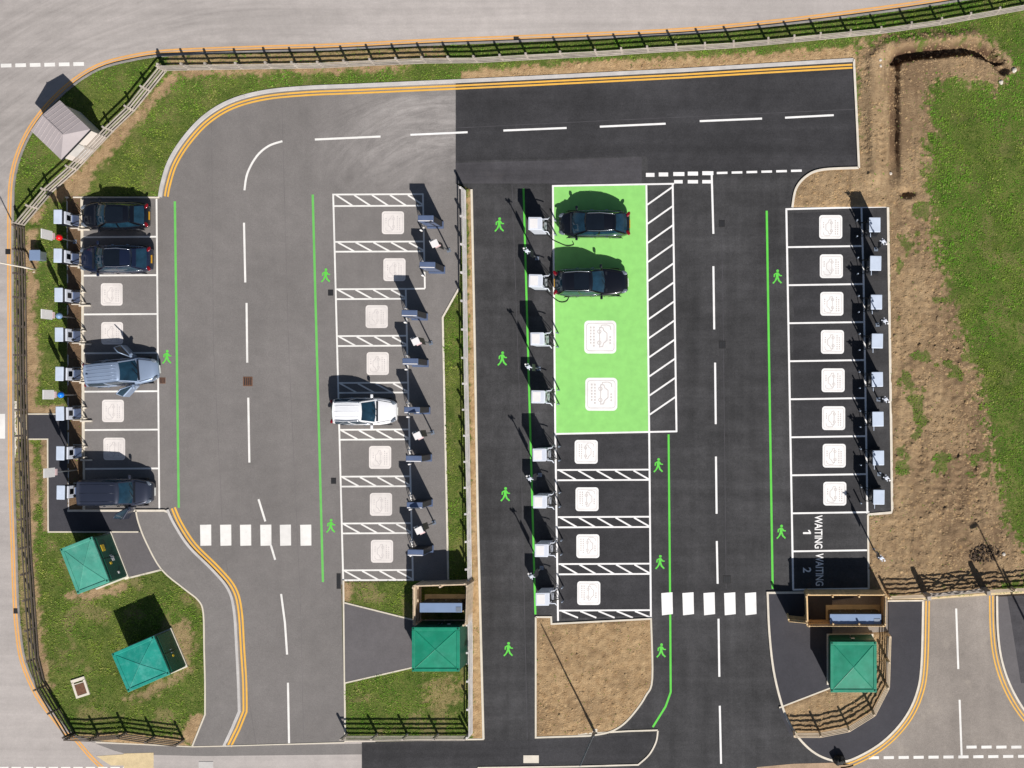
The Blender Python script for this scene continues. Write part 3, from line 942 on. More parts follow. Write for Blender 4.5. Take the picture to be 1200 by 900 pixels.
for (x, y) in ((195.5, 418), (381.5, 322.5), (387.5, 616)):
    bm = bmesh.new(); walker_bm(bm, x, y, .0085, 1, 16.5)
    obj_from_bm('walking_figure', bm, 'green_line_new', car_park)
for (x, y) in ((585, 263), (588.5, 420), (592, 579), (595.5, 760.5), (771.3, 545), (773.3, 658.5), (774.7, 762), (910.7, 324), (915.3, 623)):
    bm = bmesh.new(); walker_bm(bm, x, y, Z1, 1, 17)
    obj_from_bm('walking_figure', bm, 'green_line_new', bays_east)


# charging symbols: rounded white panel with a faint car, lead and rows of small marks
def rounded(cx, cy, w, h, r, n=5):
    out = []
    for sx, sy, a0 in ((1, 1, 0), (-1, 1, 90), (-1, -1, 180), (1, -1, 270)):
        for k in range(n + 1):
            a = R(a0 + 90 * k / n)
            out.append((cx + sx * (w / 2 - r) + r * math.cos(a), cy + sy * (h / 2 - r) + r * math.sin(a)))
    return out


def charge_symbol(cx, cy, w, parent, z, mat, turn):
    root = sheet('charging_symbol', rounded(cx, cy, w, w * 1.03, w * .13), z, mat, parent)
    bm = bmesh.new()
    lw = w / 26.0 * .55
    def q(u, v):            # u across, v up in symbol space (-.5 to .5)
        a, b = (u, -v) if not turn else ((-v, -u) if turn > 0 else (v, u))
        return (cx + a * w, cy + b * w)
    ring = rounded(0, 0, .86, .86, .09)
    bm_ribbon(bm, [(q(a, b)) for a, b in ring] + [q(*ring[0])], lw, z + .001)
    body = [(-.30, -.02), (-.29, .08), (-.20, .11), (-.12, .21), (.10, .21), (.20, .10), (.30, .07), (.31, -.02), (.25, -.02), (-.24, -.02)]
    bm_ribbon(bm, [q(a, b) for a, b in body] + [q(*body[0])], lw * 1.5, z + .0016)
    for wx in (-.17, .18):
        c = [(wx + .055 * math.cos(t), -.03 + .055 * math.sin(t)) for t in [2 * math.pi * k / 10 for k in range(11)]]
        bm_ribbon(bm, [q(a, b) for a, b in c], lw * 1.3, z + .0022)
    bm_ribbon(bm, [q(-.30, .02), q(-.37, .04), q(-.38, .20), q(-.34, .31), q(-.22, .33)], lw * 1.3, z + .0022)
    for row, (v, n) in enumerate(((-.20, 7), (-.30, 6), (.31, 3))):
        for k in range(n):
            u0 = -.33 + k * .095 + (.30 if row == 2 else 0)
            bm_ribbon(bm, [q(u0, v), q(u0 + .06, v)], w * .052, z + .001)
    obj_from_bm('symbol_outline', bm, 'icon_line', root)


def charge_symbols(lst, w, parent, z, mat, turn):
    for (x, y) in lst: charge_symbol(x, y, w, parent, z, mat, turn)


# symbols are children of the surface; their outlines sub-parts
charge_symbols(((131, 345), (131.5, 390.5), (132.5, 481.5), (134, 526)), 25.5, car_park, .0085, 'icon_white', 1)
charge_symbols(((460.5, 261), (462.3, 316), (441.5, 371), (442.7, 426), (445.5, 536), (446.5, 591), (447.7, 646)), 26, car_park, .0085, 'icon_white', 1)
charge_symbols(((703.5, 395), (704.7, 462)), 37.5, bays_east, Z2, 'white_new', -1)
charge_symbols(((687, 529.5), (688, 585), (689, 640), (690, 695)), 27, bays_east, Z2, 'white_new', -1)
charge_symbols(((973.5, 266), (974.2, 312), (974.8, 356), (975.5, 400.7), (976.3, 445.6), (976.9, 490), (977.6, 534), (978.3, 578.5)), 27, bays_east, Z2, 'white_new', 1)


def lettering(txt, cx, cy, length, hgt, z, mat, parent, name):
    cu = bpy.data.curves.new(name, 'FONT')
    cu.body = txt; cu.align_x = 'CENTER'; cu.align_y = 'CENTER'; cu.size = 1.0; cu.offset = .018
    o = bpy.data.objects.new(name, cu)
    COL.objects.link(o)
    bpy.context.view_layer.update()
    dg = bpy.context.evaluated_depsgraph_get()
    mesh = bpy.data.meshes.new_from_object(o.evaluated_get(dg))
    bpy.data.objects.remove(o)
    co = np.array([v.co[:] for v in mesh.vertices])
    lo, hi = co.min(0), co.max(0)
    for v in mesh.vertices:
        u = ((v.co.x - lo[0]) / (hi[0] - lo[0]) - .5) * length / S
        w = ((v.co.y - lo[1]) / (hi[1] - lo[1]) - .5) * hgt / S
        v.co = (gx(cx) + w, gy(cy) - u, z)     # reads down the picture, letter tops to the east
    mesh.materials.clear(); mesh.materials.append(M[mat])
    return link(bpy.data.objects.new(name, mesh), parent)


lettering('WAITING', 959.2, 623.2, 39, 9.2, Z2, 'white_new', bays_east, 'bay_lettering')
sheet('bay_number', [(941, 623.6), (948.2, 623.6), (946.6, 621), (948.6, 621), (950.4, 624), (950.4, 625.8), (941, 625.8)], Z2, 'white_new', bays_east)
lettering('WAITING', 960.4, 667.5, 38, 9.2, Z2, 'white_new', bays_east, 'bay_lettering')
lettering('2', 945.8, 668, 6.0, 9.5, Z2, 'white_new', bays_east, 'bay_number')


# drain covers
def cover_plate(px, py, w, h, mat, parent, z, rz=0.0):
    bm = bmesh.new()
    bm_box(bm, (gx(px), gy(py), z), (w / S, h / S, .012), rz)
    o = obj_from_bm('drain_cover', bm, mat, parent)
    bm = bmesh.new()
    for k in range(4):
        bm_box(bm, (gx(px) + (k - 1.5) * w / S * .22, gy(py), z + .010), (w / S * .1, h / S * .8, .008), rz)
    obj_from_bm('grating_bars', bm, 'pole_dark', o)
    return o


for a in ((387.5, 343, 6, 7, 'iron', car_park, .012), (391, 563.5, 6, 7, 'iron', car_park, .012), (290.5, 447, 11, 11, 'rust', car_park, .012),
          (190.5, 446, 7, 7, 'rust', car_park, .012), (846.5, 404, 8, 9, 'iron', bays_east, .018), (846, 262, 7, 8, 'iron', bays_east, .018),
          (852, 679, 9, 9, 'iron', bays_east, .018), (397, 681, 5, 18, 'iron', car_park, .012)):
    cover_plate(*a)
boxobj('access_cover', (gx(622.5), gy(889.5), .02), (18 / S, 9 / S, .03), 'concrete', bays_east)
boxobj('access_cover', (gx(241.5), gy(899), .01), (17 / S, 13 / S, .03), 'kerb', road)
boxobj('access_cover', (gx(9.5), gy(295), .008), (6 / S, 6 / S, .03), 'iron', road)
boxobj('access_cover', (gx(19), gy(716), .008), (6 / S, 6 / S, .03), 'iron', road)
boxobj('access_cover', (gx(605), gy(45.5), .008), (6 / S, 5 / S, .03), 'iron', road)

ch = empty('access_chamber', (gx(95.5), gy(805), .10), R(18))
bm = bmesh.new()
for c, s in (((0, .52, 0), (.92, .2, .12)), ((0, -.55, 0), (.92, .14, .12)), ((.39, -.015, 0), (.14, .93, .12)), ((-.39, -.015, 0), (.14, .93, .12)), ((0, .29, 0), (.64, .05, .10))):
    bm_box(bm, c, s)
obj_from_bm('concrete_frame', bm, 'concrete', ch)
boxobj('sunken_lid', (0, -.11, -.04), (.64, .70, .16), 'rust', ch)
tag(ch, 'square inspection chamber with cream frame and brown lid in the south-west lawn', 'manhole')

# ------------------------------------------------------------------ grass and loose clods (stuff)
def grass_patch():
    n = 420000
    x = rng.uniform(-10, 1225, n); y = rng.uniform(-15, 900, n)
    v = val_green(x, y)
    k = v > 1.0
    x, y, v = x[k], y[k], v[k]
    g, st = cover(x, y)
    keep = rng.random(len(x)) < np.clip(g * 1.05 - .08, .015, 1) * .95
    hidden = np.zeros(len(x), bool)
    for poly in ([(33, 485), (79, 485), (80, 600), (163, 600), (166, 623), (190, 667), (148, 678), (129, 624), (57, 623), (57, 515), (33, 515)],
                 [(404, 706), (488, 727), (488, 781), (405, 800)], [(21, 485), (33, 485), (33, 515), (21, 515)]):
        hidden |= sdf(x, y, poly) > -.5
    hidden |= linedist(x, y, DITCH) < 5
    keep &= ~hidden
    x, y, v, g = x[keep], y[keep], v[keep], g[keep]
    z = height(x, y, v, g)
    N = len(x); B = 4
    X = (x - 600) / S; Y = (450 - y) / S
    field = x > 1000
    clump = np.clip(fbm(x / 7 + 5, y / 7, 3) * 3, 0, 1)
    size = rng.uniform(.05, .12, N) * np.where(field, 1.3, 1.05) * (.7 + fbm(x / 16, y / 16, 3) * 1.1 + clump * .9)
    ang = rng.uniform(0, 2 * math.pi, (N, B))
    r = rng.uniform(.5, 1.0, (N, B)) * size[:, None]
    tipx = X[:, None] + np.cos(ang) * r * .85; tipy = Y[:, None] + np.sin(ang) * r * .85
    tipz = z[:, None] + rng.uniform(.3, .9, (N, B)) * size[:, None]
    wx = -np.sin(ang) * .020; wy = np.cos(ang) * .020
    a = np.stack([X[:, None] + wx, Y[:, None] + wy, np.broadcast_to(z[:, None] - .01, (N, B))], -1)
    b = np.stack([X[:, None] - wx, Y[:, None] - wy, np.broadcast_to(z[:, None] - .01, (N, B))], -1)
    c = np.stack([tipx, tipy, tipz], -1)
    vv = np.stack([a, b, c], 2).reshape(-1, 3)
    nt = N * B
    me = bpy.data.meshes.new('grass')
    me.vertices.add(nt * 3); me.vertices.foreach_set('co', vv.ravel())
    me.loops.add(nt * 3); me.polygons.add(nt)
    me.loops.foreach_set('vertex_index', np.arange(nt * 3, dtype=np.int32))
    me.polygons.foreach_set('loop_start', np.arange(nt, dtype=np.int32) * 3)
    me.update(calc_edges=True)
    dark = np.array(lin((74, 104, 32))); light = np.array(lin((142, 162, 62))); dry = np.array(lin((200, 184, 122))); lush = np.array(lin((102, 156, 42)))
    t = np.clip(.5 + fbm(x / 16, y / 16, 5, .65) * 2.6 + rng.normal(0, .13, N), 0, 1)
    col = dark * (1 - t)[:, None] + light * t[:, None]
    fl = np.clip(fbm(x / 45 + 3, y / 45, 3) * 2 + np.where(field | (y < 110), .55, .15), 0, .8)
    col = col * (1 - fl)[:, None] + lush * fl[:, None]
    dr = (rng.random(N) < np.where(field, .07, .17) + np.clip(fbm(x / 25 + 8, y / 25, 3), 0, .3)).astype(float) * rng.uniform(.15, .55, N)
    col = col * (1 - dr)[:, None] + dry * dr[:, None]
    col = np.repeat(col, B * 3, 0)
    ca = me.color_attributes.new('tint', 'FLOAT_COLOR', 'POINT')
    ca.data.foreach_set('color', np.concatenate([col, np.ones((len(col), 1))], 1).astype(np.float32).ravel())
    me.materials.append(M['grass'])
    tag(link(bpy.data.objects.new('grass', me)), kind='stuff')


grass_patch()


def clods():
    n = 150000
    x = rng.uniform(600, 1205, n); y = rng.uniform(40, 870, n)
    v = val_green(x, y)
    g, st = cover(x, y)
    keep = (v > 2.5) & (g < .45) & (rng.random(n) < np.where(x > 1045, .62, .42) * (.2 + np.clip(fbm(x / 25, y / 25, 4) * 3 + .5, 0, 1)))
    x, y, v, g = x[keep], y[keep], v[keep], g[keep]
    z = height(x, y, v, g)
    N = len(x)
    base = np.array([(1, 0, -.3), (.3, .95, -.3), (-.8, .6, -.3), (-.8, -.6, -.3), (.3, -.95, -.3), (.15, .1, .8)])
    fc = np.array([(0, 1, 5), (1, 2, 5), (2, 3, 5), (3, 4, 5), (4, 0, 5)])
    s = rng.uniform(.025, .075, N) * rng.choice([1, 1, 1, 1.6, 2.1], N)
    a = rng.uniform(0, 6.28, N)
    jit = rng.uniform(.6, 1.3, (N, 6, 3))
    p = base[None] * jit * s[:, None, None]
    p[..., 2] *= .75
    ca_, sa_ = np.cos(a)[:, None], np.sin(a)[:, None]
    q = np.stack([p[..., 0] * ca_ - p[..., 1] * sa_, p[..., 0] * sa_ + p[..., 1] * ca_, p[..., 2]], -1)
    q += np.stack([(x - 600) / S, (450 - y) / S, z], -1)[:, None]
    F = (fc[None] + (np.arange(N) * 6)[:, None, None]).reshape(-1, 3)
    me = bpy.data.meshes.new('soil_clods')
    me.vertices.add(N * 6); me.vertices.foreach_set('co', q.ravel())
    me.loops.add(F.size); me.polygons.add(len(F))
    me.loops.foreach_set('vertex_index', F.ravel().astype(np.int32))
    me.polygons.foreach_set('loop_start', np.arange(len(F), dtype=np.int32) * 3)
    me.update(calc_edges=True)
    ca = me.color_attributes.new('cover', 'FLOAT_COLOR', 'POINT')
    tone = np.repeat(np.clip(np.where(x < 1010, .7, .25) + rng.normal(0, .35, N), 0, 1), 6)
    ca.data.foreach_set('color', np.stack([tone * 0, tone, tone * 0, tone * 0 + 1], -1).astype(np.float32).ravel())
    me.materials.append(M['ground'])
    tag(link(bpy.data.objects.new('soil_clods', me)), kind='stuff')


clods()

# ------------------------------------------------------------------ fences
_unit = {}


def unit_box(mat):
    if mat not in _unit:
        bm = bmesh.new(); bm_box(bm, (0, 0, 0), (1, 1, 1))
        me = bpy.data.meshes.new('timber_piece'); bm.to_mesh(me); bm.free()
        me.materials.append(M[mat])
        _unit[mat] = me
    return _unit[mat]


def piece(name, mat, parent, loc, scale, rot):
    o = bpy.data.objects.new(name, unit_box(mat))
    o.location = loc; o.scale = scale; o.rotation_euler = rot
    return link(o, parent)


def rail_fence(pts, label, spacing=32.7, top=1.2, rails=4, mat='timber', side=1, post=.12, skip=()):
    """post-and-rail fence along a pixel ground line; rails nailed on one side of the posts"""
    q = [np.array((gx(a), gy(b))) for a, b in pts]
    L = [np.linalg.norm(q[i + 1] - q[i]) for i in range(len(q) - 1)]
    root = empty('fence', (q[0][0], q[0][1], 0))
    o = q[0]
    posts = [q[0]]
    for i in range(len(q) - 1):
        n = max(1, round(L[i] * S / spacing))
        for k in range(1, n + 1):
            posts.append(q[i] + (q[i + 1] - q[i]) * k / n)
    for i, p in enumerate(posts):
        d = posts[min(i + 1, len(posts) - 1)] - posts[max(i - 1, 0)]
        a = math.atan2(d[1], d[0])
        h = top + .08 + rng.uniform(-.03, .03)
        piece('fence_post', mat, root, (p[0] - o[0], p[1] - o[1], h / 2 - .03), (post, post, h + .06), (rng.uniform(-.02, .02), rng.uniform(-.02, .02), a))
    for i in range(len(posts) - 1):
        if i in skip: continue
        a, b = posts[i], posts[i + 1]
        d = b - a; ln = float(np.linalg.norm(d)); ang = math.atan2(d[1], d[0])
        nrm = np.array((-d[1], d[0])) / ln * (post / 2 + .022) * side
        m = (a + b) / 2 + nrm - o
        for k in range(rails):
            zz = top * (k + .72) / (rails - .28 + .3) + rng.uniform(-.012, .012)
            piece('fence_rail', mat, root, (m[0], m[1], zz), (ln + (.0 if i % 2 else -.01), .04, .105), (0, rng.uniform(-.006, .006), ang))
    tag(root, label, 'fence')
    return root


rail_fence([(196, 82), (250, 81), (320, 80), (380, 79), (440, 76), (500, 73.5), (560, 73), (620, 69.5), (700, 65.5), (760, 61.5), (860, 55.5), (900, 52), (960, 46), (1030, 39), (1100, 29), (1200, 11), (1330, -16)],
           'long timber post and rail fence running along the top road verge', side=-1)
rail_fence([(195, 84), (158, 130), (133, 154), (91, 199), (62, 225), (29, 264)],
           'diagonal timber rail fence passing the grey roofed cabin', side=1)
rail_fence([(29, 267), (31, 350), (32, 450), (34, 540), (37, 640), (41, 700), (46, 770), (54, 803), (70, 830), (87, 858)],
           'timber rail fence along the left-hand road, bending at its bottom end', mat='timber_dark', side=1)
rail_fence([(89, 860), (116, 861), (149, 858), (182, 863), (216, 867)],
           'short timber rail fence at the bottom edge of the south-west lawn', mat='timber_dark', side=-1)
rail_fence([(407, 860), (549, 860)],
           'short timber rail fence at the foot of the lawn below the middle green kiosk', mat='timber', side=-1)
rail_fence([(545, 224), (547.5, 420), (551, 600), (553, 760), (553, 858)],
           'long silvery timber rail fence between the grey car park and the dark walkway', mat='timber_grey', side=1, top=1.25)
rail_fence([(1040, 742), (1038, 801), (1022, 832), (993, 850), (960, 856.5), (930, 856.5)],
           'curving pale timber rail fence round the right-hand green kiosk', mat='timber_pale', side=1, spacing=34)
rail_fence([(1041, 697), (1082, 695)], 'pale timber rail fence between the board enclosure and the field gate', mat='timber_pale', side=-1, spacing=42)
rail_fence([(1155, 689.5), (1185, 688), (1220, 686), (1330, 678)], 'timber rail fence running right from the field gate', mat='timber_pale', side=-1, spacing=32)

# field gate
gt = empty('field_gate', (gx(1084), gy(696), 0))
gd = Vector((gx(1152) - gx(1084), gy(690) - gy(696), 0)); gl = gd.length; ga = math.atan2(gd.y, gd.x)
gt.rotation_euler = (0, 0, ga)
for x in (0, gl):
    boxobj('gate_post', (x, 0, .85), (.26, .26, 1.7), 'timber', gt, taper=.94)
for k in range(5):
    boxobj('gate_bar', (gl / 2, .02, .25 + k * .235), (gl - .3, .05, .09), 'timber', gt)
for x0, x1 in ((.3, gl / 2), (gl / 2, .3), (gl - .3, gl / 2), (gl / 2, gl - .3)):
    up = (x0 < x1) == (x0 < gl / 2)
    bm = bmesh.new()
    bm_tube(bm, [(x0, .07, .28), (x1, .07, 1.15)], .04, 6)
    obj_from_bm('gate_brace', bm, 'timber', gt)
for x in (.2, gl - .2):
    boxobj('gate_stile', (x, .075, .72), (.08, .05, 1.05), 'timber', gt)
tag(gt, 'five bar timber field gate with diagonal braces between two stout posts', 'gate')


# ------------------------------------------------------------------ cabin and green kiosks
def hip_roof(name, w, d, z0, z1, ridge, mat, parent, over=.0, axis_x=True):
    a, b = w / 2 + over, d / 2 + over
    r = ridge / 2
    rv = [(-r, 0, z1), (r, 0, z1)] if axis_x else [(0, -r, z1), (0, r, z1)]
    v = [(-a, -b, z0), (a, -b, z0), (a, b, z0), (-a, b, z0)] + rv + [(-a, -b, z0 - .08), (a, -b, z0 - .08), (a, b, z0 - .08), (-a, b, z0 - .08)]
    if axis_x: f = [(0, 1, 5, 4), (1, 2, 5), (2, 3, 4, 5), (3, 0, 4)]
    else: f = [(0, 1, 4), (1, 2, 5, 4), (2, 3, 5), (3, 0, 4, 5)]
    f += [(6, 7, 1, 0), (7, 8, 2, 1), (8, 9, 3, 2), (9, 6, 0, 3), (9, 8, 7, 6)]
    return obj_from_data(name, v, f, mat, parent)


# grey cabin: eaves corners W(37,152) N(69,117.5) E(105,150) S(72,188) at 2.3 m
ez = 2.3
cw, cn, ce, cs = P(37, 153, ez), P(69, 117.5, ez), P(105, 150, ez), P(72, 188.5, ez)
cc = (cw + cn + ce + cs) / 4
va = ((ce - cn) + (cs - cw)) / 2           # NW to SE
vb = ((cn - cw) + (ce - cs)) / 2
shed = empty('cabin', (cc.x, cc.y, 0), math.atan2(va.y, va.x))
la, lb = va.length, vb.length
boxobj('wall', (0, 0, ez / 2), (la - .25, lb - .25, ez), 'shed_wall', shed)
obj_from_data('roof', [(-la / 2, -lb / 2, ez), (la / 2, -lb / 2, ez), (la / 2, lb / 2, ez), (-la / 2, lb / 2, ez), (-la * .46, 0, ez + .42), (la * .22, 0, ez + .42),
                       (-la / 2, -lb / 2, ez - .09), (la / 2, -lb / 2, ez - .09), (la / 2, lb / 2, ez - .09), (-la / 2, lb / 2, ez - .09)],
              [(0, 1, 5, 4), (1, 2, 5), (2, 3, 4, 5), (3, 0, 4), (6, 7, 1, 0), (7, 8, 2, 1), (8, 9, 3, 2), (9, 6, 0, 3), (9, 8, 7, 6)], 'shed_roof', shed)
boxobj('gutter', (la / 2 + .04, 0, ez - .06), (.07, lb, .07), 'pole_dark', shed)
for k in range(-4, 3):
    xx = k * la * .105
    for sg in (-1, 1):
        lim = 1.0 if xx < la * .22 else .5
        bm = bmesh.new()
        bm_tube(bm, [(xx, sg * lb * .495, ez + .012), (xx, sg * .04, ez + .42)], .016, 4)
        obj_from_bm('roof_seam', bm, 'shed_roof', shed)
bm = bmesh.new(); bm_tube(bm, [(-la * .46, 0, ez + .42), (la * .22, 0, ez + .42)], .045, 6)
obj_from_bm('ridge_cap', bm, 'shed_roof', shed)
dr = boxobj('door', (la / 2 - .125 + .02, -.4, 1.02), (.05, .9, 2.0), 'kerb', shed)
boxobj('door_handle', (.0 + la / 2 - .08, -.08, 1.0), (.05, .05, .12), 'pole_dark', dr)
tag(shed, 'small grey hip roofed cabin beside the diagonal fence, top left', 'cabin')


def kiosk(corners, z, label, mat_roof, front, yellow_items, ridge=False):
    """green substation kiosk: shallow pyramid lid in a raised rim; corners are the lid as seen (NW, NE, SE, SW)"""
    p = [P(a, b, z) for a, b in corners]
    c = sum(p, Vector()) / 4
    va = ((p[1] - p[0]) + (p[2] - p[3])) / 2
    vb = ((p[0] - p[3]) + (p[1] - p[2])) / 2
    root = empty('kiosk', (c.x, c.y, .04), math.atan2(va.y, va.x))
    w, d = va.length, vb.length
    z -= .04
    boxobj('plinth', (0, 0, .06), (w + .12, d + .12, .2), 'concrete', root)
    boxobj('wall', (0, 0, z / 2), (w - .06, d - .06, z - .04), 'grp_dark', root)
    hip_roof('lid', w - .36, d - .36, z + .02, z + .14, .02, mat_roof, root)
    bm = bmesh.new()
    for s in (-1, 1):
        bm_box(bm, (0, s * (d / 2 - .09), z), (w, .2, .14), 0, 1, .02)
        bm_box(bm, (s * (w / 2 - .09), 0, z - .004), (.2, d - .385, .14), 0, 1, .02)
    obj_from_bm('rim', bm, mat_roof, root)
    for sx, sy in ((1, 1), (1, -1), (-1, 1), (-1, -1)):
        bm = bmesh.new()
        bm_tube(bm, [(0, 0, z + .145), (sx * (w / 2 - .2), sy * (d / 2 - .2), z + .03)], .022, 5)
        obj_from_bm('hip_rib', bm, mat_roof, root)
        boxobj('lifting_eye', (sx * (w / 2 - .1), sy * (d / 2 - .1), z + .09), (.09, .09, .06), 'grp_dark', root, bevel=.015)
    # doors on the front wall
    for s in (-1, 1):
        if front == 'E':
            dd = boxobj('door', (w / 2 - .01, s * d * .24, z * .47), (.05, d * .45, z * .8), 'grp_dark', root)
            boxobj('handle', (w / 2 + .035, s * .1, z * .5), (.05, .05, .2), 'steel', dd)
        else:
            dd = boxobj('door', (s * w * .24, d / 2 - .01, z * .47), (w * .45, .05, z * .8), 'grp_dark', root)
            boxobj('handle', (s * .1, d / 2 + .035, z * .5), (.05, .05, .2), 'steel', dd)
    for (u, h, su, sh, m) in yellow_items:
        if front == 'E': boxobj('warning_sign', (w / 2 + .03, u * d, h * z), (.03, su, sh), m, root)
        else: boxobj('warning_sign', (u * w, d / 2 + .03, h * z), (su, .03, sh), m, root)
    tag(root, label, 'kiosk')
    return root


kiosk([(71.6, 642.5), (108.9, 629), (127.8, 681.5), (90.6, 697)], 2.25, 'faded green utility kiosk nearest the navy van, a yellow sign on its front', 'grp_light', 'E',
      [(.22, .72, .42, .34, 'yellow_sign'), (-.04, .45, .32, .26, 'sign_white'), (-.13, .62, .16, .2, 'yellow_sign'), (-.36, .42, .15, .15, 'sign_white')])
kiosk([(132.5, 765.5), (180.8, 745), (199.5, 790), (149.3, 811.5)], 2.25, 'teal green utility kiosk standing alone in the south-west lawn', 'grp_mid', 'E',
      [(-.12, .5, .14, .16, 'yellow_sign')])
kiosk([(482.5, 735), (539, 735), (538.5, 786.5), (483.5, 786.5)], 2.25, 'deep green utility kiosk below the open-topped timber enclosure', 'grp', 'N', [(.2, .6, .2, .2, 'sign_white')])
kiosk([(972.8, 752), (1027, 752), (1027.2, 811), (973.6, 811)], 2.25, 'deep green utility kiosk inside the curving pale fence, bottom right', 'grp', 'N', [(.02, .6, .22, .2, 'sign_white')])


# ------------------------------------------------------------------ board enclosures with cabinets
def board_wall(root, a, b, h, mat, side=1, t=.03, bw=.14):
    a, b = Vector(a), Vector(b)
    d = b - a; ln = d.length; ang = math.atan2(d.y, d.x)
    n = max(1, int(ln / (bw + .006)))
    nr = Vector((-d.y, d.x, 0)).normalized()
    for k in range(n):
        c = a + d * (k + .5) / n
        hh = h + rng.uniform(-.015, .015)
        piece('fence_board', mat, root, (c.x, c.y, hh / 2), (ln / n - .008, t, hh), (0, 0, ang))
    for zz in (.35, h * .5, h - .22):
        c = (a + b) / 2 + nr * side * .055
        piece('fence_rail', mat, root, (c.x, c.y, zz), (ln, .07, .09), (0, 0, ang))
    m = max(2, int(ln / 1.6) + 1)
    for k in range(m):
        c = a + d * (k / (m - 1) if m > 1 else .5) + nr * side * .13
        piece('fence_post', mat, root, (c.x, c.y, h / 2 + .02), (.1, .1, h + .04), (0, 0, ang))


def enclosure(corners_px, z, label, mat, open_side=None, gate=None):
    p = [P(a, b, z) for a, b in corners_px]
    c = sum(p, Vector()) / len(p); c.z = 0
    root = empty('board_enclosure', c)
    q = [Vector((v.x - c.x, v.y - c.y, 0)) for v in p]
    for i in range(len(q)):
        if i == open_side: continue
        a, b = q[i], q[(i + 1) % len(q)]
        board_wall(root, a, b, z, mat, side=-1)
    if gate:
        a = P(*gate[0], z); b = P(*gate[1], z)
        board_wall(root, (a.x - c.x, a.y - c.y, 0), (b.x - c.x, b.y - c.y, 0), z, mat)
    tag(root, label, 'enclosure')
    return root


enclosure([(484, 686.5), (547, 684.5), (545.5, 733), (484, 733)], 1.9, 'open-topped pale timber board enclosure above the middle green kiosk', 'timber_pale', open_side=2)
enclosure([(945, 697), (1038, 697), (1037.5, 734), (946, 734)], 2.0, 'fresh timber board enclosure with its gate leaf open, beside the right-hand kiosk', 'timber_new', gate=((924, 728.5), (945, 730.5)))


def cabinet(x0, y0, x1, y1, z, label):
    a, b = P(x0, y0, z), P(x1, y1, z)
    c = (a + b) / 2
    w, d = abs(b.x - a.x), abs(b.y - a.y)
    root = empty('switch_cabinet', (c.x, c.y, 0))
    boxobj('plinth', (0, 0, .06), (w + .25, d + .55, .12), 'tan', root)
    boxobj('body', (0, 0, z / 2 + .05), (w - .06, d - .06, z - .14), 'chg_dark', root)
    boxobj('lid', (0, 0, z), (w, d, .07), 'cab_blue', root, bevel=.015)
    boxobj('lid_hatch', (w * .42, -d * .18, z + .045), (w * .12, d * .5, .03), 'steel', root)
    for s in (-1, 0, 1):
        dd = boxobj('door', (s * w * .31, d / 2 - .015, z * .5), (w * .29, .04, z * .8), 'pole_dark', root)
        boxobj('handle', (s * w * .31 + .1, d / 2 + .02, z * .5), (.04, .04, .16), 'steel', dd)
    tag(root, label, 'cabinet')


cabinet(492, 706.5, 541.5, 717.5, 1.7, 'blue-grey switch cabinet inside the enclosure above the middle kiosk')
cabinet(972.5, 719.5, 1032.5, 732, 1.7, 'blue-grey switch cabinet inside the bottom right timber enclosure')

cb = empty('roadside_cabinet', P(40.5, 299, .8) * 1.0)
cb.location.z = 0
boxobj('body', (0, 0, .38), (.60, .60, .76), 'steel', cb, bevel=.02)
boxobj('lid', (0, 0, .78), (.70, .68, .06), 'cab_blue', cb, bevel=.02)
boxobj('door', (.31, 0, .38), (.04, .5, .6), 'steel', cb)
tag(cb, 'small blue-grey roadside cabinet on the grass behind the top chargers', 'cabinet')

# ------------------------------------------------------------------ chargers
def hook_post(bm, x, y, h=.9):
    bm_tube(bm, [(x, y, 0), (x, y, h)], .05, 8)


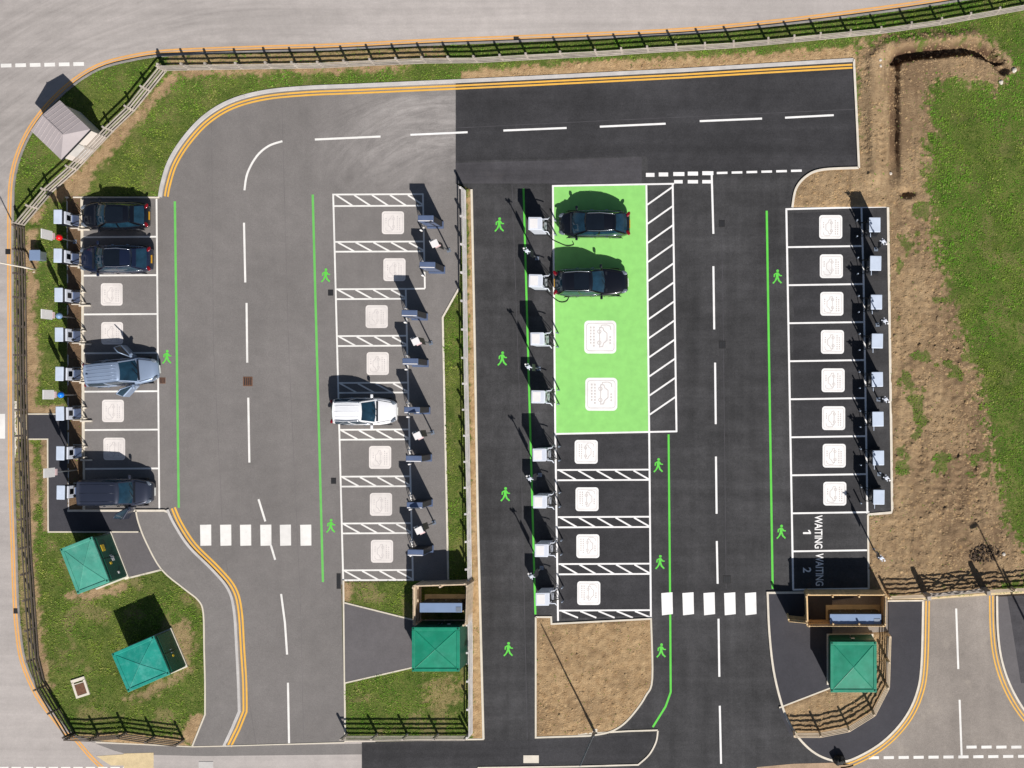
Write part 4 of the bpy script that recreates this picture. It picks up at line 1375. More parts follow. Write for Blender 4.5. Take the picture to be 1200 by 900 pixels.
def make_charger(kind):
    """front faces local +x (towards its bay)"""
    spec = {'west': (.47, .86, 1.95), 'slim': (.95, .36, 2.35), 'mid': (.80, .78, 2.1), 'east': (.68, .90, 2.0)}[kind]
    d, w, h = spec
    root = empty('charger', (0, 0, 0))
    top = {'west': 'chg_blue', 'slim': 'chg_slate', 'mid': 'chg_white', 'east': 'chg_blue'}[kind]
    side = {'west': 'chg_dark', 'slim': 'chg_dark', 'mid': 'chg_white', 'east': 'chg_dark'}[kind]
    boxobj('base', (0, -.06 if kind == 'slim' else 0, .06), (d + .10, w + .1, .12), 'chg_slate' if kind == 'slim' else 'concrete' if kind in ('west', 'slim') else 'pole_dark', root)
    boxobj('body', (0, 0, h / 2 + .06), (d, w, h - .12), side, root, bevel=.03)
    cap = boxobj('cap', (0, 0, h), (d + .04, w + .04, .1), top, root, bevel=.035)
    if kind == 'west':
        fp = boxobj('front_panel', (d / 2 + .03, 0, h - .66), (.10, w * .92, .80), 'chg_white', root, bevel=.03)
        boxobj('screen', (d / 2 + .085, 0, h - .62), (.03, .32, .40), 'screen', fp)
        boxobj('cable_bay', (d / 2 + .06, 0, .62), (.16, w * .8, .72), 'chg_slate', root, bevel=.03)
    elif kind == 'slim':
        boxobj('side_panel', (0, -w / 2 - .012, h * .60), (d * .92, .03, h * .70), 'chg_slate', root)
        boxobj('screen', (-d / 2 - .012, 0, h - .55), (.03, w * .7, .5), 'screen', root)
        boxobj('trim_strip', (0, -w / 2 + .02, h + .055), (d * .96, .05, .02), 'sign_white', root)
    elif kind == 'mid':
        fp = boxobj('front_panel', (d / 2 + .02, 0, h * .55), (.05, w * .9, h * .8), 'chg_white', root)
        boxobj('screen', (d / 2 + .05, 0, h - .45), (.03, w * .62, .55), 'screen', fp)
        boxobj('lid_panel', (-.08, 0, h + .055), (d * .62, w * .78, .02), 'sign_white', cap)
    else:
        fp = boxobj('front_panel', (d / 2 + .02, 0, h * .55), (.05, w * .86, h * .8), 'chg_dark', root)
        boxobj('screen', (d / 2 + .05, 0, h - .5), (.03, w * .5, .5), 'screen', fp)
        bm = bmesh.new()
        bm_tube(bm, [(d / 2 - .1, w / 2, h * .9), (d / 2 - .1, w / 2 + .30, h * .9)], .025, 6)
        obj_from_bm('cable_arm', bm, 'chg_blue', root)
    fx = d / 2 + (.62 if kind in ('mid', 'east') else .36)
    sx = -1 if kind == 'slim' else 1
    for s in (-1, 1):
        if kind in ('mid', 'east'):
            tubeobj('guard_post', [(fx, s * w * .58, 0), (fx, s * w * .58, .8)], .05, 'steel', root)
            if kind == 'mid':
                tubeobj('cable_arm', [(d / 2, s * w * .50, h * .7), (d / 2 + .28, s * w * .52, h * .66), (d / 2 + .36, s * w * .72, h * .55)], .035, 'chg_white', root, 6)
        z0 = h * .62
        pts = [Vector((d / 2 + .05, s * w * .3, z0)), Vector((d / 2 + .28, s * w * .36, z0 * .55)), Vector((d / 2 + .36, s * w * .42, .16)),
               Vector((d / 2 + .26, s * w * .50, .12)), Vector((d / 2 + .08, s * w * .46, z0 * .5)), Vector((d / 2 + .04, s * w * .40, z0 * .85))]
        pts = [Vector((sx * v.x, v.y, v.z)) for v in pts]
        out = []
        for i in range(len(pts) - 1):
            for k in range(4):
                t = k / 4
                p0 = pts[max(i - 1, 0)]; p1 = pts[i]; p2 = pts[i + 1]; p3 = pts[min(i + 2, len(pts) - 1)]
                out.append(.5 * ((2 * p1) + (p2 - p0) * t + (2 * p0 - 5 * p1 + 4 * p2 - p3) * t * t + (3 * p1 - p0 - 3 * p2 + p3) * t ** 3))
        out.append(pts[-1])
        cbl = tubeobj('charging_cable', out, .022, 'rubber', root, 6)
        boxobj('plug', tuple(pts[-1] + Vector((sx * .05, 0, .03))), (.12, .07, .16), 'chg_dark', cbl, bevel=.015)
    if kind == 'west':
        boxobj('wheel_stop', (d / 2 + .33, -w * .62, .06), (.75, .1, .12), 'concrete', root)
        for s in (-1, 1): tubeobj('guard_post', [(d / 2 + .34, s * w * .40, 0), (d / 2 + .34, s * w * .40, .42)], .055, 'concrete', root)
    if kind == 'slim':
        for s in (-1, 1): tubeobj('guard_post', [(-d / 2 - .36, s * .46, 0), (-d / 2 - .36, s * .46, .6)], .06, 'sign_white', root)
    return root


ORD = ['first', 'second', 'third', 'fourth', 'fifth', 'sixth', 'seventh', 'eighth']


def place_chargers(kind, spots, z, rz, group, label):
    proto = make_charger(kind)
    kids = {}
    for o in bpy.data.objects:
        if o.parent: kids.setdefault(o.parent, []).append(o)
    f = lambda o: kids.get(o, [])
    for i, (x, y) in enumerate(spots):
        c = proto if i == 0 else copy_tree(proto, None, f)
        p = P(x, y, z)
        c.location = (p.x, p.y, .02)
        c.rotation_euler = (0, 0, rz + rng.uniform(-.02, .02))
        tag(c, label(i), 'charger', group)


WEST_NEAR = ['facing the nose of the black hatchback', 'facing the nose of the dark blue car', 'at the first empty left-hand bay below the dark blue car',
             'at the empty bay above the silver estate car', 'behind the silver estate car', 'at the empty bay just below the silver estate car',
             'at the empty bay shaded by the navy van', 'behind the navy van']
place_chargers('west', [(68, 254), (68, 299.5), (69, 345.5), (69.5, 392), (70, 438), (70.5, 484.5), (71, 531), (71.5, 577)], 1.95, 0, 'chargers along the left-hand bays',
               lambda i: 'pale blue capped charger ' + WEST_NEAR[i])
SLIM_NEAR = ['topmost of its row, above the uppermost symbol', 'second from the top of the hatched middle row', 'third from the top of the hatched middle row',
             'fourth from the top, one bay above the white car', 'at the nose of the white car', 'one bay below the white car', 'second from the bottom of the hatched middle row',
             'lowest of its row, nearest the timber enclosure']
place_chargers('slim', [(499, 256), (501, 310.5), (480, 367), (481, 423.5), (483, 480.5), (485, 537.5), (486, 592), (487, 647.5)], 2.35, 0, 'slim chargers along the hatched grey bays',
               lambda i: 'slim slate topped charger ' + SLIM_NEAR[i])
MID_NEAR = ['at the nose of the upper black car on green', 'behind the lower black car on green', 'beside the upper empty green bay', 'beside the lower empty green bay',
            'beside the first dark bay under the green bays', 'beside the second dark bay under the green bays', 'beside the third dark bay under the green bays', 'at the last bay above the soil island']
place_chargers('mid', [(627, 262), (627.5, 329), (629.5, 397), (630.5, 465), (632, 533), (632.5, 588), (634.5, 645), (635.5, 702)], 2.1, 0, 'white chargers along the green walkway line',
               lambda i: 'square topped white charger ' + MID_NEAR[i])
place_chargers('east', [(1025, 263.5), (1026, 308.5), (1027, 354), (1028, 399.5), (1028, 444.5), (1028.7, 491), (1029.3, 536.5), (1029.8, 582.5)], 2.0, math.pi, 'pale chargers along the right-hand bays',
               lambda i: 'pale topped charger %s beside the bare soil' % (['at the top end of the right-hand row', 'second from the top of the right-hand row', 'third from the top of the right-hand row', 'fourth from the top of the right-hand row',
                                               'fourth from the bottom of the right-hand row', 'third from the bottom of the right-hand row', 'second from the bottom of the right-hand row', 'at the bottom end of the right-hand row'][i]))


# open service door and lifted panel of the topmost white charger
# ------------------------------------------------------------------ light and sign poles between the chargers
def make_pole(kind):
    root = empty('sign_pole', (0, 0, 0))
    h = 3.6
    tubeobj('pole', [(0, 0, 0), (0, 0, h)], [.05, .035], 'pole', root)
    boxobj('foot_plate', (0, 0, .02), (.25, .25, .03), 'steel', root)
    if kind == 'west':
        pn = boxobj('sign_panel', (.05, 0, 3.1), (.05, .58, 1.1), 'sign_white', root)
        boxobj('panel_foot', (.06, 0, 2.42), (.05, .40, .22), 'pink', root)
    else:
        pn = boxobj('sign_panel', (.06, 0, 2.25), (.05, .42, 1.1), 'chg_dark', root)
        bm = bmesh.new()
        bm_box(bm, (0, 0, h + .02), (.24, .16, .10), .5, 1, .02)
        bm_tube(bm, [(-.20, .05, h), (.22, -.05, h)], .032, 6)
        bm_tube(bm, [(.05, -.2, h - .02), (-.05, .22, h - .02)], .032, 6)
        obj_from_bm('lamp_head', bm, 'chg_white', root)
        bm = bmesh.new()
        bm_box(bm, (-.2, .16, h - .05), (.11, .10, .1), .3, 1, .02)
        obj_from_bm('camera', bm, 'sign_white', root)
    if kind == 'middle':
        boxobj('solar_plate', (.05, -.1, h + .12), (.46, .40, .05), 'sign_white', root, rz=.15)
        boxobj('plate_edge', (.20, -.32, h + .09), (.34, .09, .05), 'pink', root, rz=.15)
    return root


def place_poles(kind, spots, z, rz, group, labels, extra=None):
    proto = make_pole(kind)
    kids = {}
    for o in bpy.data.objects:
        if o.parent: kids.setdefault(o.parent, []).append(o)
    f = lambda o: kids.get(o, [])
    cs_ = [proto] + [copy_tree(proto, None, f) for _ in spots[1:]]
    for i, (c, (x, y)) in enumerate(zip(cs_, spots)):
        p = P(x, y, z)
        c.location = (p.x, p.y, .02)
        c.rotation_euler = (0, 0, rz)
        tag(c, labels[i], 'pole', group)
    return cs_


wp = place_poles('west', [(54, 275), (54, 368.5), (56, 462.5), (57, 554)], 3.1, 0, 'sign poles behind the left-hand chargers',
                 ['white sign pole carrying a red globe, behind the left-hand chargers', 'white sign pole with a pale blue globe, beside the third left-hand charger',
                  'white sign pole carrying a bright blue globe, behind the left-hand chargers', 'white sign pole without a globe, above the dark footpath near the van'])
for c, m in zip(wp, ('red', 'pale_blue', 'blue')):
    bm = bmesh.new()
    bmesh.ops.create_uvsphere(bm, u_segments=16, v_segments=10, radius=.20, matrix=Matrix.Translation((.10, 0, 1.9)))
    bm_tube(bm, [(0, 0, 1.9), (.1, 0, 1.9)], .03, 6)
    obj_from_bm('globe', bm, m, c, True)
place_poles('middle', [(508, 284), (486, 398.5), (488, 509), (490, 620)], 3.7, .3, 'lamp poles along the hatched grey bays',
            ['white plated lamp pole between the top two slim chargers', 'white plated lamp pole between the third and fourth slim chargers',
             'white plated lamp pole just below the nose of the white car', 'white plated lamp pole nearest the middle timber enclosure'])
place_poles('walk', [(617.5, 294), (619.5, 430), (621, 561), (623, 675.5)], 3.6, 0, 'lamp poles along the green walkway line',
            ['slim lamp pole between the chargers of the two black cars', 'slim lamp pole between the chargers of the empty green bays',
             'slim lamp pole on the walkway line by the first two dark bays', 'slim lamp pole nearest the soil island'])
place_poles('walk', [(1035, 283), (1037, 376), (1038, 468), (1039, 560), (1033, 654)], 3.6, math.pi, 'lamp poles along the right-hand edging',
            ['slim lamp pole at the top of the right-hand row of chargers', 'slim lamp pole between the third and fourth right-hand chargers', 'slim lamp pole between the fifth and sixth right-hand chargers',
             'slim lamp pole between the lowest two right-hand chargers', 'slim lamp pole standing on bare soil right of the waiting bays'])


def street_lamp(px, py, h, rz, label, r=.075, mat='pole'):
    root = empty('street_lamp', (gx(px), gy(py), .02), rz)
    tubeobj('pole', [(0, 0, 0), (0, 0, 1.2), (0, 0, 1.22), (0, 0, h)], [r * 1.35, r * 1.35, r, r * .6], mat, root, 10)
    boxobj('foot_plate', (0, 0, .02), (.4, .4, .04), 'concrete', root)
    bm = bmesh.new(); bm_box(bm, (.25, 0, h + .02), (.62, .28, .12), 0, .8, .03)
    obj_from_bm('lamp_head', bm, 'pole', root)
    boxobj('access_door', (r * 1.3, 0, .7), (.03, .1, .4), 'pole_dark', root)
    tag(root, label, 'street lamp')


mast = empty('pole', (gx(697), gy(857), .02))
tubeobj('shaft', [(0, 0, 0), (0, 0, 1.2), (0, 0, 1.22), (0, 0, 6.9)], [.085, .085, .06, .04], 'pole', mast, 10)
boxobj('foot_plate', (0, 0, .02), (.34, .34, .04), 'concrete', mast)
boxobj('access_door', (.08, 0, .7), (.03, .1, .4), 'pole_dark', mast)
tag(mast, 'tall plain grey pole at the bottom edge of the soil island', 'pole')
street_lamp(42.5, 316, 7.5, R(180), 'tall pale lamp post beside the roadside cabinet by the left fence', .045, 'concrete')
street_lamp(1216, 757, 7.8, R(210), 'lamp post past the bottom right fence, throwing its shadow on the soil')

# ------------------------------------------------------------------ cars
def lerp(a, b, t): return a + (b - a) * t


def interp(tab, x):
    for (x0, v0), (x1, v1) in zip(tab[:-1], tab[1:]):
        if x0 >= x >= x1:
            t = (x0 - x) / (x0 - x1 + 1e-9)
            t = t * t * (3 - 2 * t) * .5 + t * .5
            return lerp(v0, v1, t)
    return tab[-1][1] if x < tab[-1][0] else tab[0][1]


def subsurf(o, lv=2):
    m = o.modifiers.new('smooth', 'SUBSURF'); m.levels = lv; m.render_levels = lv


def make_car(name, sp):
    L, W, paint = sp['L'], sp['W'], sp['paint']
    hl = L / 2
    root = empty(name, (0, 0, 0))
    # lower body: stations front to rear
    xs = [1.0, .985, .95, .88, .78, .66, .54, .42, .3, .15, 0, -.15, -.3, -.45, -.6, -.75, -.87, -.95, -.985, -1.0]
    top = [(a * hl, b) for a, b in sp['top']]
    bm = bmesh.new(); rings = []
    for u in xs:
        x = u * hl
        au = abs(u)
        k = sp.get('nose', .24) + .17 if u > 0 else sp.get('tail', .16) + .12
        w = W / 2 * (1 - k * au ** 4.4) * (1 - .02 * (1 - au))
        zt = interp(top, x)
        zb = .22 + .10 * max(0, au - .85) / .15
        e = max(0, (au - .93) / .07)
        zt -= .10 * e; zb += .12 * e
        cr = sp.get('crown', .05)
        prof = [(.90, zb), (.985, zb + .10), (1.0, lerp(zb, zt, .45)), (.985, lerp(zb, zt, .74)), (.945, zt - .045), (.84, zt), (.5, zt + cr * .7), (0, zt + cr)]
        pts = [(x, w * a, z) for a, z in prof] + [(x, -w * a, z) for a, z in prof[-2::-1]]
        rings.append([bm.verts.new(p) for p in pts])
    for i in range(len(rings) - 1):
        for k in range(len(rings[0]) - 1):
            bm.faces.new((rings[i][k], rings[i][k + 1], rings[i + 1][k + 1], rings[i + 1][k]))
        bm.faces.new((rings[i][-1], rings[i][0], rings[i + 1][0], rings[i + 1][-1]))
    bm.faces.new(rings[0]); bm.faces.new(rings[-1][::-1])
    bmesh.ops.recalc_face_normals(bm, faces=bm.faces)
    body = obj_from_bm('body', bm, paint, root, True)
    subsurf(body, 2)
    # cabin rings
    def ring(xf, xr, wf, wm, wr, z, bf, br):
        ss = [-1, -.9, -.5, 0, .5, .9, 1]
        ts = [0, .05, .26, .44, .49, .72, .95, 1]
        def wid(t): return wf * (1 - t) ** 2 + 2 * wm * t * (1 - t) + wr * t * t
        F = [(xf - bf * s * s, wf * s, z) for s in ss]
        Rr = [(xr + br * s * s, wr * s, z) for s in ss]
        Sd = {sg: [(lerp(xf - bf, xr + br, t), sg * wid(t), z) for t in ts] for sg in (-1, 1)}
        return F, Rr, Sd, ss, ts
    zb_, zr_ = sp['belt'], sp['roof']
    c = sp['cab']   # belt front x, belt rear x, roof front x, roof rear x (fractions of half length)
    wb = W / 2 * .93; wr = W / 2 * sp.get('tumble', .73)
    A = ring(c[0] * hl, c[1] * hl, wb * .90, wb * 1.03, wb * sp.get('rearw', .86), zb_, .16, .10)
    B = ring(c[2] * hl, c[3] * hl, wr * .93, wr * 1.04, wr * sp.get('rearw', .9), zr_, .07, .06)
    def band(p, q, idx, bulge, nm, mat, flip, inset=0.0):
        v = []; f = []
        m = 5
        for r_ in range(m):
            t = r_ / (m - 1)
            for k in idx:
                a, b = Vector(p[k]), Vector(q[k])
                w_ = a.lerp(b, t) + bulge * math.sin(math.pi * t)
                v.append(w_)
        n = len(idx)
        for r_ in range(m - 1):
            for k in range(n - 1):
                quad = (r_ * n + k, r_ * n + k + 1, (r_ + 1) * n + k + 1, (r_ + 1) * n + k)
                f.append(quad[::-1] if flip else quad)
        return obj_from_data(nm, v, f, mat, root, True)
    band(A[0], B[0], [1, 2, 3, 4, 5], Vector((.03, 0, .03)), 'windscreen', 'glass', False)
    if sp.get('van_rear'):
        band(A[1], B[1], [0, 1, 2, 3, 4, 5, 6], Vector((-.02, 0, 0)), 'rear_doors', paint, True)
    else:
        band(A[1], B[1], [1, 2, 3, 4, 5], Vector((-.03, 0, .03)), 'rear_window', 'glass', True)
    for sg in (-1, 1):
        bl = Vector((0, sg * .03, 0))
        if sp.get('panel_van'):
            band(A[2][sg], B[2][sg], [1, 2, 3], bl, 'side_window', 'glass', sg > 0)
            band(A[2][sg], B[2][sg], [4, 5, 6, 7], bl, 'side_panel', paint, sg > 0)
        else:
            band(A[2][sg], B[2][sg], [1, 2, 3], bl, 'side_window', 'glass', sg > 0)
            band(A[2][sg], B[2][sg], [4, 5, 6], bl, 'side_window', 'glass', sg > 0)
    # pillars
    def pillar(p, q, i0, i1, bulge):
        bm = bmesh.new(); prev = None
        for r_ in range(5):
            t = r_ / 4
            row = [bm.verts.new(Vector(p[k]).lerp(Vector(q[k]), t) + bulge * math.sin(math.pi * t)) for k in (i0, i1)]
            if prev: bm.faces.new((prev[0], prev[1], row[1], row[0]))
            prev = row
        obj_from_bm('pillar', bm, sp.get('pillar', paint), root, True)
    for (i0, i1) in ((0, 1), (5, 6)):
        pillar(A[0], B[0], i0, i1, Vector((.03, 0, .03)))
        if not sp.get('van_rear'): pillar(A[1], B[1], i0, i1, Vector((-.03, 0, .03)))
    for sg in (-1, 1):
        for (i0, i1) in ((0, 1), (3, 4)) + (() if sp.get('panel_van') else ((6, 7),)):
            pillar(A[2][sg], B[2][sg], i0, i1, Vector((0, sg * .03, 0)))
    # roof
    nS = 9; ss = A[3]
    v = []; f = []
    def roofpt(t, s):
        F, Rr, Sd = B[0], B[1], B[2]
        wt = (wr * .93) * (1 - t) ** 2 + 2 * (wr * 1.04) * t * (1 - t) + (wr * sp.get('rearw', .9)) * t * t
        xf = c[2] * hl - .07 * s * s; xr = c[3] * hl + .06 * s * s
        return Vector((lerp(xf, xr, t), wt * s, zr_ + sp.get('rcrown', .07) * (1 - s ** 4) ** .8 * (.55 + .45 * math.sin(math.pi * min(max(t, .0), 1)))))
    for i in range(nS):
        for s in ss: v.append(roofpt(i / (nS - 1), s))
    for i in range(nS - 1):
        for k in range(6): f.append((i * 7 + k + 1, i * 7 + k, (i + 1) * 7 + k, (i + 1) * 7 + k + 1))
    for i in (0, nS - 1):     # close the lip down to the glass line
        pass
    # skirts so that the roof edge meets the window tops
    base = len(v)
    ringv = [B[0][k] for k in range(7)]
    def skirt(idx, pts):
        b0 = len(v)
        for p in pts: v.append(Vector(p) - Vector((0, 0, .03)))
        for k in range(len(idx) - 1):
            f.append((idx[k], idx[k + 1], b0 + k + 1, b0 + k))
    skirt([k for k in range(7)], B[0])
    skirt([(nS - 1) * 7 + k for k in range(7)], B[1])
    for sg, col in ((-1, 0), (1, 6)):
        idx = [i * 7 + col for i in range(nS)]
        skirt(idx, [v[i] - Vector((0, 0, .0)) for i in idx])
    roof = obj_from_data('roof', v, f, sp.get('roofmat', paint), root, True)
    if sp.get('glassroof'):
        t0, t1 = sp['glassroof']
        vv = []; ff = []
        for i in range(6):
            for s in (-.78, -.5, 0, .5, .78): vv.append(roofpt(lerp(t0, t1, i / 5), s) + Vector((0, 0, .012)))
        for i in range(5):
            for k in range(4): ff.append((i * 5 + k + 1, i * 5 + k, (i + 1) * 5 + k, (i + 1) * 5 + k + 1))
        obj_from_data('glass_panel', vv, ff, 'glass_roof', root, True)
    if sp.get('ribs'):
        for s in sp['ribs']:
            bm = bmesh.new(); bm_tube(bm, [roofpt(t, s) + Vector((0, 0, .004)) for t in (.08, .3, .5, .7, .92)], .014, 5)
            obj_from_bm('roof_rib', bm, paint, root, True)
    if sp.get('rails'):
        for sg in (-1, 1):
            bm = bmesh.new()
            bm_tube(bm, [roofpt(.06, sg * .88), roofpt(.12, sg * .90) + Vector((0, 0, .05)), roofpt(.5, sg * .92) + Vector((0, 0, .06)), roofpt(.88, sg * .90) + Vector((0, 0, .05)), roofpt(.95, sg * .88)], .022, 6)
            obj_from_bm('roof_rail', bm, sp['rails'], root, True)
    if sp.get('aerial'):
        boxobj('aerial', tuple(roofpt(.9, 0) + Vector((0, 0, .04))), (.16, .05, .07), 'chg_dark', root, taper=.5)
    if sp.get('spoiler'):
        boxobj('spoiler', (c[3] * hl - .12, 0, zr_ + .02), (.26, wr * 1.7, .035), paint, root, bevel=.012)
    # trims, lights, plates
    for sg in (-1, 1):
        y = W / 2 * .965
        if sp.get('trim'):
            bm = bmesh.new()
            pts = [Vector(p) + Vector((0, sg * .012, .01)) for p in A[2][sg][1:7]]
            bm_tube(bm, pts, .018, 5)
            obj_from_bm('window_trim', bm, sp['trim'], root, True)
        # mirror
        mx = lerp(c[0], c[2], .32) * hl
        mr = boxobj('wing_mirror', (mx - .05, sg * (W / 2 + .09), zb_ + .09), (.16, .24, .15), sp.get('mirror', paint), root, bevel=.04)
        boxobj('mirror_arm', (mx - .03, sg * (W / 2 - .04), zb_ + .03), (.06, .16, .04), 'chg_dark', mr)
        # door shut lines and handles
        for q in (lerp(c[0], c[2], .05) - .06, -.02, -.42):
            boxobj('panel_gap', (q * hl, sg * (W / 2 * .985), .62), (.012, .02, .5), 'interior', root)
        for q in (.06, -.36):
            boxobj('door_handle', (q * hl, sg * (W / 2 * .995), zb_ - .14), (.17, .035, .03), sp.get('trim') or paint, root)
        # wheels
        for wx in sp.get('axles', (.62, -.60)):
            bm = bmesh.new()
            bmesh.ops.create_cone(bm, cap_ends=True, segments=24, radius1=.33, radius2=.33, depth=.22,
                                  matrix=Matrix.Translation((wx * hl, sg * (W / 2 - .175), .33)) @ Matrix.Rotation(math.pi / 2, 4, 'X'))
            wh = obj_from_bm('wheel', bm, 'tyre', root)
            bm = bmesh.new()
            bmesh.ops.create_cone(bm, cap_ends=True, segments=16, radius1=.22, radius2=.22, depth=.23,
                                  matrix=Matrix.Translation((wx * hl, sg * (W / 2 - .172), .33)) @ Matrix.Rotation(math.pi / 2, 4, 'X'))
            obj_from_bm('rim', bm, 'rim', wh)
            bm = bmesh.new()
            arc = [(wx * hl + .40 * math.cos(t), sg * (W / 2 * .955), .33 + .40 * math.sin(t)) for t in [math.pi * k / 10 for k in range(11)]]
            bm_tube(bm, arc, .03, 5)
            obj_from_bm('wheel_arch', bm, sp.get('arch', 'chg_dark'), root, True)
        # lights: patches on the body corners
        for (u, zz, m, nm, fy) in ((.90, sp['lampz'][0], 'lamp_clear', 'headlight', .63), (-.965, sp['lampz'][1], 'lamp_red', 'tail_light', .66)):
            bm = bmesh.new()
            bmesh.ops.create_uvsphere(bm, u_segments=12, v_segments=8, radius=1.0,
                                      matrix=Matrix.Translation((u * hl, sg * W / 2 * fy, zz - (.015 if u > 0 else 0))) @ Matrix.Rotation(sg * (-.35 if u > 0 else .5), 4, 'Z') @ Matrix.Diagonal((.24 if u > 0 else .11, .13 if u > 0 else .19, .05, 1)))
            obj_from_bm(nm, bm, m, root, True)
    # bonnet seam and grille
    bm = bmesh.new()
    bl = c[0] * hl + .02
    def topz(x, fy):
        return interp(top, x) + sp.get('crown', .05) * (1 - fy) * .95
    for sg in (-1, 1):
        pts = []
        for k in range(6):
            x = lerp(bl, hl * .88, k / 5)
            fy = lerp(.80, .62, k / 5)
            pts.append((x, sg * W / 2 * fy, topz(x, fy) + .000))
        bm_tube(bm, pts, .011, 4)
    obj_from_bm('bonnet_seam', bm, 'interior', root)
    boxobj('grille', (hl * .975, 0, .52), (.07, W * .52, .16), 'chg_dark', root, bevel=.02)
    boxobj('number_plate', (hl * 1.0 + .0, 0, .40), (.03, .52, .11), 'plate_w', root)
    boxobj('number_plate', (-hl * 1.0 - .0, 0, sp.get('plz', .72)), (.04, .52, .12), 'plate_y', root)
    boxobj('cowl', (c[0] * hl + .03, 0, zb_ + sp.get('crown', .05) - .01), (.12, W * .70, .03), 'chg_dark', root)
    for sg in (-1, .15):
        bm = bmesh.new(); 
        p0 = Vector((c[0] * hl + .0, sg * .35, zb_ + .06)); p1 = Vector((lerp(c[0], c[2], .30) * hl, sg * .35 + .48, lerp(zb_, zr_, .30) + .06))
        bm_tube(bm, [p0, p1], .013, 4)
        obj_from_bm('wiper', bm, 'chg_dark', root)
    return root


def car_door(root, sp, side, angle, hinge_u=.34, ln=1.05, nm='door'):
    """an opened front door: lower leaf, window frame, glass, mirror and the dark opening it leaves"""
    L, W = sp['L'], sp['W']
    hx = hinge_u * L / 2
    d = empty(nm, (hx, side * (W / 2 - .02), 0), side * R(angle))
    d.rotation_euler = (0, 0, -side * R(angle))
    d.parent = root
    bm = bmesh.new()
    bm_box(bm, (-ln / 2, 0, .64), (ln, .16, .76), 0, .96, .05)
    o = obj_from_bm('door_leaf', bm, sp['paint'], d)
    bm = bmesh.new()
    bm_box(bm, (-ln / 2, -side * .085, .60), (ln * .9, .04, .56), 0, 1, .015)
    obj_from_bm('door_lining', bm, 'interior', d)
    zb, zr = sp['belt'], sp['roof']
    inw = -side * .20
    bm = bmesh.new()
    bm_tube(bm, [(-.02, 0, zb), (-.42, inw * .6, lerp(zb, zr, .75)), (-.62, inw, zr - .03), (-ln + .06, inw, zr - .03), (-ln + .03, 0, zb)], .035, 6)
    obj_from_bm('window_frame', bm, sp['paint'], d, True)
    q = [Vector((-.06, 0, zb)), Vector((-.42, inw * .6, lerp(zb, zr, .75))), Vector((-.62, inw, zr - .05)), Vector((-ln + .06, inw, zr - .05)), Vector((-ln + .03, 0, zb))]
    off = Vector((0, side * .012, 0))
    obj_from_data('window_glass', [v + off for v in q] + [v - off for v in q], [(0, 1, 2, 3, 4), (9, 8, 7, 6, 5)], 'glass', d)
    boxobj('door_mirror', (-.12, side * .14, zb + .06), (.15, .22, .14), sp['paint'], d, bevel=.04)


CARS = {}


def car(name, sp, px, py, rz, label):
    r = make_car(name, sp)
    r.location = (gx(px), gy(py), .012)
    r.rotation_euler = (0, 0, rz)
    tag(r, label, 'car' if 'van' not in name else 'van')
    return r


hatch = dict(L=4.40, W=1.80, paint='black_car', top=[(1, .66), (.9, .78), (.7, .88), (.45, .96), (0, .98), (-.8, 1.0), (-.93, .98), (-1, .86)], belt=.97, roof=1.44, cab=(.50, -.93, .14, -.62),
             lampz=(.74, .92), tumble=.70, rearw=.80, glassroof=(.05, .75), spoiler=True, nose=.30, tail=.20, plz=.70)
car('hatchback_car', hatch, 142, 255, math.pi, 'black hatchback with red tail lamps in the topmost left-hand bay')
suv = dict(L=4.62, W=1.86, paint='navy_car', top=[(1, .72), (.9, .88), (.7, .98), (.42, 1.04), (0, 1.06), (-.8, 1.08), (-.94, 1.06), (-1, .9)], belt=1.04, roof=1.56, cab=(.54, -.94, .20, -.64),
           lampz=(.82, 1.0), tumble=.72, rearw=.84, glassroof=(.06, .60), rails='chrome', trim='chrome', nose=.26, tail=.20, spoiler=True, plz=.78)
car('sport_utility_car', suv, 143.5, 305.5, math.pi, 'dark blue car with glass roof in the second left-hand bay')
est = dict(L=4.62, W=1.80, paint='silver_car', top=[(1, .66), (.9, .82), (.7, .92), (.45, 1.0), (0, 1.02), (-.85, 1.03), (-.95, 1.0), (-1, .86)], belt=1.01, roof=1.56, cab=(.52, -.97, .14, -.86),
           lampz=(.78, .96), tumble=.74, rearw=.92, ribs=(-.7, -.35, 0, .35, .7), aerial=True, nose=.30, tail=.14, plz=.75)
e = car('estate_car', est, 150, 436.5, R(5), 'silver blue estate car with front doors swung open, in the left-hand bays')
car_door(e, est, -1, 42, .36)
car_door(e, est, 1, 52, .36)
van = dict(L=4.36, W=1.84, paint='van_car', top=[(1, .78), (.9, .98), (.72, 1.08), (.5, 1.14), (0, 1.14), (-.9, 1.14), (-1, 1.1)], belt=1.12, roof=1.80, cab=(.55, -.985, .28, -.97),
           lampz=(.90, 1.1), tumble=.82, rearw=.99, panel_van=True, van_rear=True, ribs=(-.72, .0, .72), nose=.24, tail=.06, rcrown=.05, plz=.8)
v_ = car('panel_van', van, 146.5, 575.5, 0, 'dark navy panel van reversed into the lowest left-hand bay, driver door ajar')
car_door(v_, van, -1, 58, .40, 1.0)
wht = dict(L=4.10, W=1.80, paint='white_car', top=[(1, .70), (.9, .86), (.7, .98), (.42, 1.05), (0, 1.06), (-.85, 1.06), (-.95, 1.04), (-1, .9)], belt=1.04, roof=1.60, cab=(.44, -.97, .06, -.86),
           lampz=(.84, 1.0), tumble=.74, rearw=.93, ribs=(-.55, 0, .55), rails='chrome', nose=.24, tail=.14, trim='chrome', pillar='white_car', plz=.8)
car('sport_utility_car', wht, 431.5, 482, 0, 'white car with roof rails parked in the hatched grey bays')
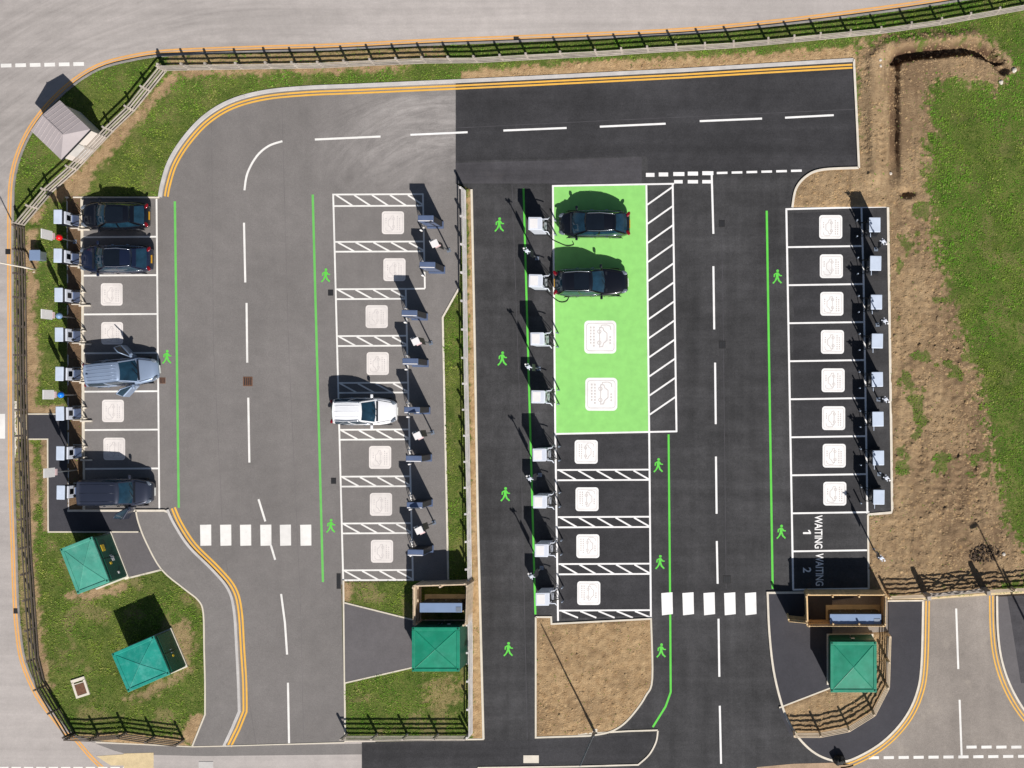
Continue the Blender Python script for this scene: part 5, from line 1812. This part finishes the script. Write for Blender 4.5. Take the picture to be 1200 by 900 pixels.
bl1 = dict(L=4.60, W=1.80, paint='black_car', top=[(1, .66), (.9, .80), (.7, .92), (.42, 1.0), (0, 1.02), (-.75, 1.04), (-.92, 1.0), (-1, .86)], belt=1.0, roof=1.55, cab=(.62, -.93, .22, -.66),
           lampz=(.76, .95), tumble=.72, rearw=.84, glassroof=(.06, .62), trim='chrome', nose=.30, tail=.22, rails='chrome', plz=.72)
car('sport_utility_car', bl1, 698, 264.5, math.pi, 'black car in the upper green bay, nose towards the chargers')
bl2 = dict(L=4.72, W=1.86, paint='black_car', top=[(1, .72), (.9, .90), (.7, 1.02), (.46, 1.09), (0, 1.08), (-.85, 1.08), (-.95, 1.05), (-1, .9)], belt=1.06, roof=1.66, cab=(.42, -.94, .10, -.74),
           lampz=(.86, 1.02), tumble=.74, rearw=.90, glassroof=(.12, .6), rails='chrome', trim='chrome', nose=.26, tail=.16, plz=.8)
car('sport_utility_car', bl2, 694.5, 332.5, R(1), 'black car in the lower green bay, rear towards the chargers')

# charging leads lying between chargers and the two cars on green
def lead(pts, label):
    q = smooth_line(pts, 6)
    o = tubeobj('charging_lead', [(gx(a), gy(b), .045) for a, b in q], .026, 'rubber', None, 6)
    tag(o, label, 'cable')


lead([(641, 274), (648, 281), (656, 285), (664, 288), (672, 287), (671, 283)], 'thin charging lead curling beside the upper black car on green')
lead([(641, 342), (650, 350), (657, 354), (664, 353), (667, 348)], 'thin charging lead looping beside the lower black car on green')

# ------------------------------------------------------------------ small things
def stone(px, py, s, label):
    bm = bmesh.new()
    bmesh.ops.create_icosphere(bm, subdivisions=2, radius=s)
    for v in bm.verts: v.co *= rng.uniform(.75, 1.15); v.co.z *= .7
    o = obj_from_bm('stone', bm, 'stone')
    p = np.array([float(px)]), np.array([float(py)])
    vv = val_green(*p); g, _ = cover(*p)
    o.location = (gx(px), gy(py), float(height(*p, vv, g)[0]) + s * .3)
    tag(o, label, 'stone')


stone(1188, 83, .17, 'white stone at the right end of the ditch')
stone(1172.5, 97, .15, 'pale stone where the soil meets the field below the ditch')
stone(1031, 72, .12, 'upper of two small white stones left of the ditch corner')
stone(1031.5, 78.5, .10, 'lower of two small white stones left of the ditch corner')
stone(1044, 203, .11, 'small pale stone at the foot of the ditch')
stone(1176, 649, .12, 'pale stone at the edge of the dark turf heap')

heap = bmesh.new()
for k in range(190):
    a = rng.uniform(0, 6.28); r = math.sqrt(rng.random())
    x = gx(1155) + math.cos(a) * r * 1.15; y = gy(649) + math.sin(a) * r * .62
    z = .06 + .34 * (1 - r) * rng.random()
    if k % 3 == 0:
        d = Vector((rng.normal(), rng.normal(), rng.normal() * .35)).normalized() * rng.uniform(.08, .26)
        bm_tube(heap, [Vector((x, y, z)) - d, Vector((x, y, z + .04)), Vector((x, y, z)) + d], .016, 4)
    else:
        s = rng.uniform(.05, .13)
        bm_box(heap, (x, y, z), (s, s * rng.uniform(.6, 1.2), s * .7), a, rng.uniform(.5, .9))
o = obj_from_bm('turf_heap', heap, 'twig')
tag(o, 'dark heap of broken turf and twigs on the bare soil above the field gate', 'heap')

sack = bmesh.new()
bmesh.ops.create_icosphere(sack, subdivisions=3, radius=.34)
for v in sack.verts:
    n = 1 + .22 * math.sin(v.co.x * 17 + v.co.y * 9) * math.cos(v.co.y * 14 - v.co.z * 11)
    v.co = Vector((v.co.x * n * 1.2, v.co.y * n * .95, max(v.co.z * n * .85, -.22)))
bm_tube(sack, [(0, 0, .22), (.04, .03, .36), (.12, .08, .42)], [.1, .06, .1], 8)
sk = obj_from_bm('rubbish_sack', sack, 'rubber', None, True)
sk.location = (gx(983), gy(889), .34)
tag(sk, 'black sack slumped on the kerb at the bottom right corner footway', 'sack')
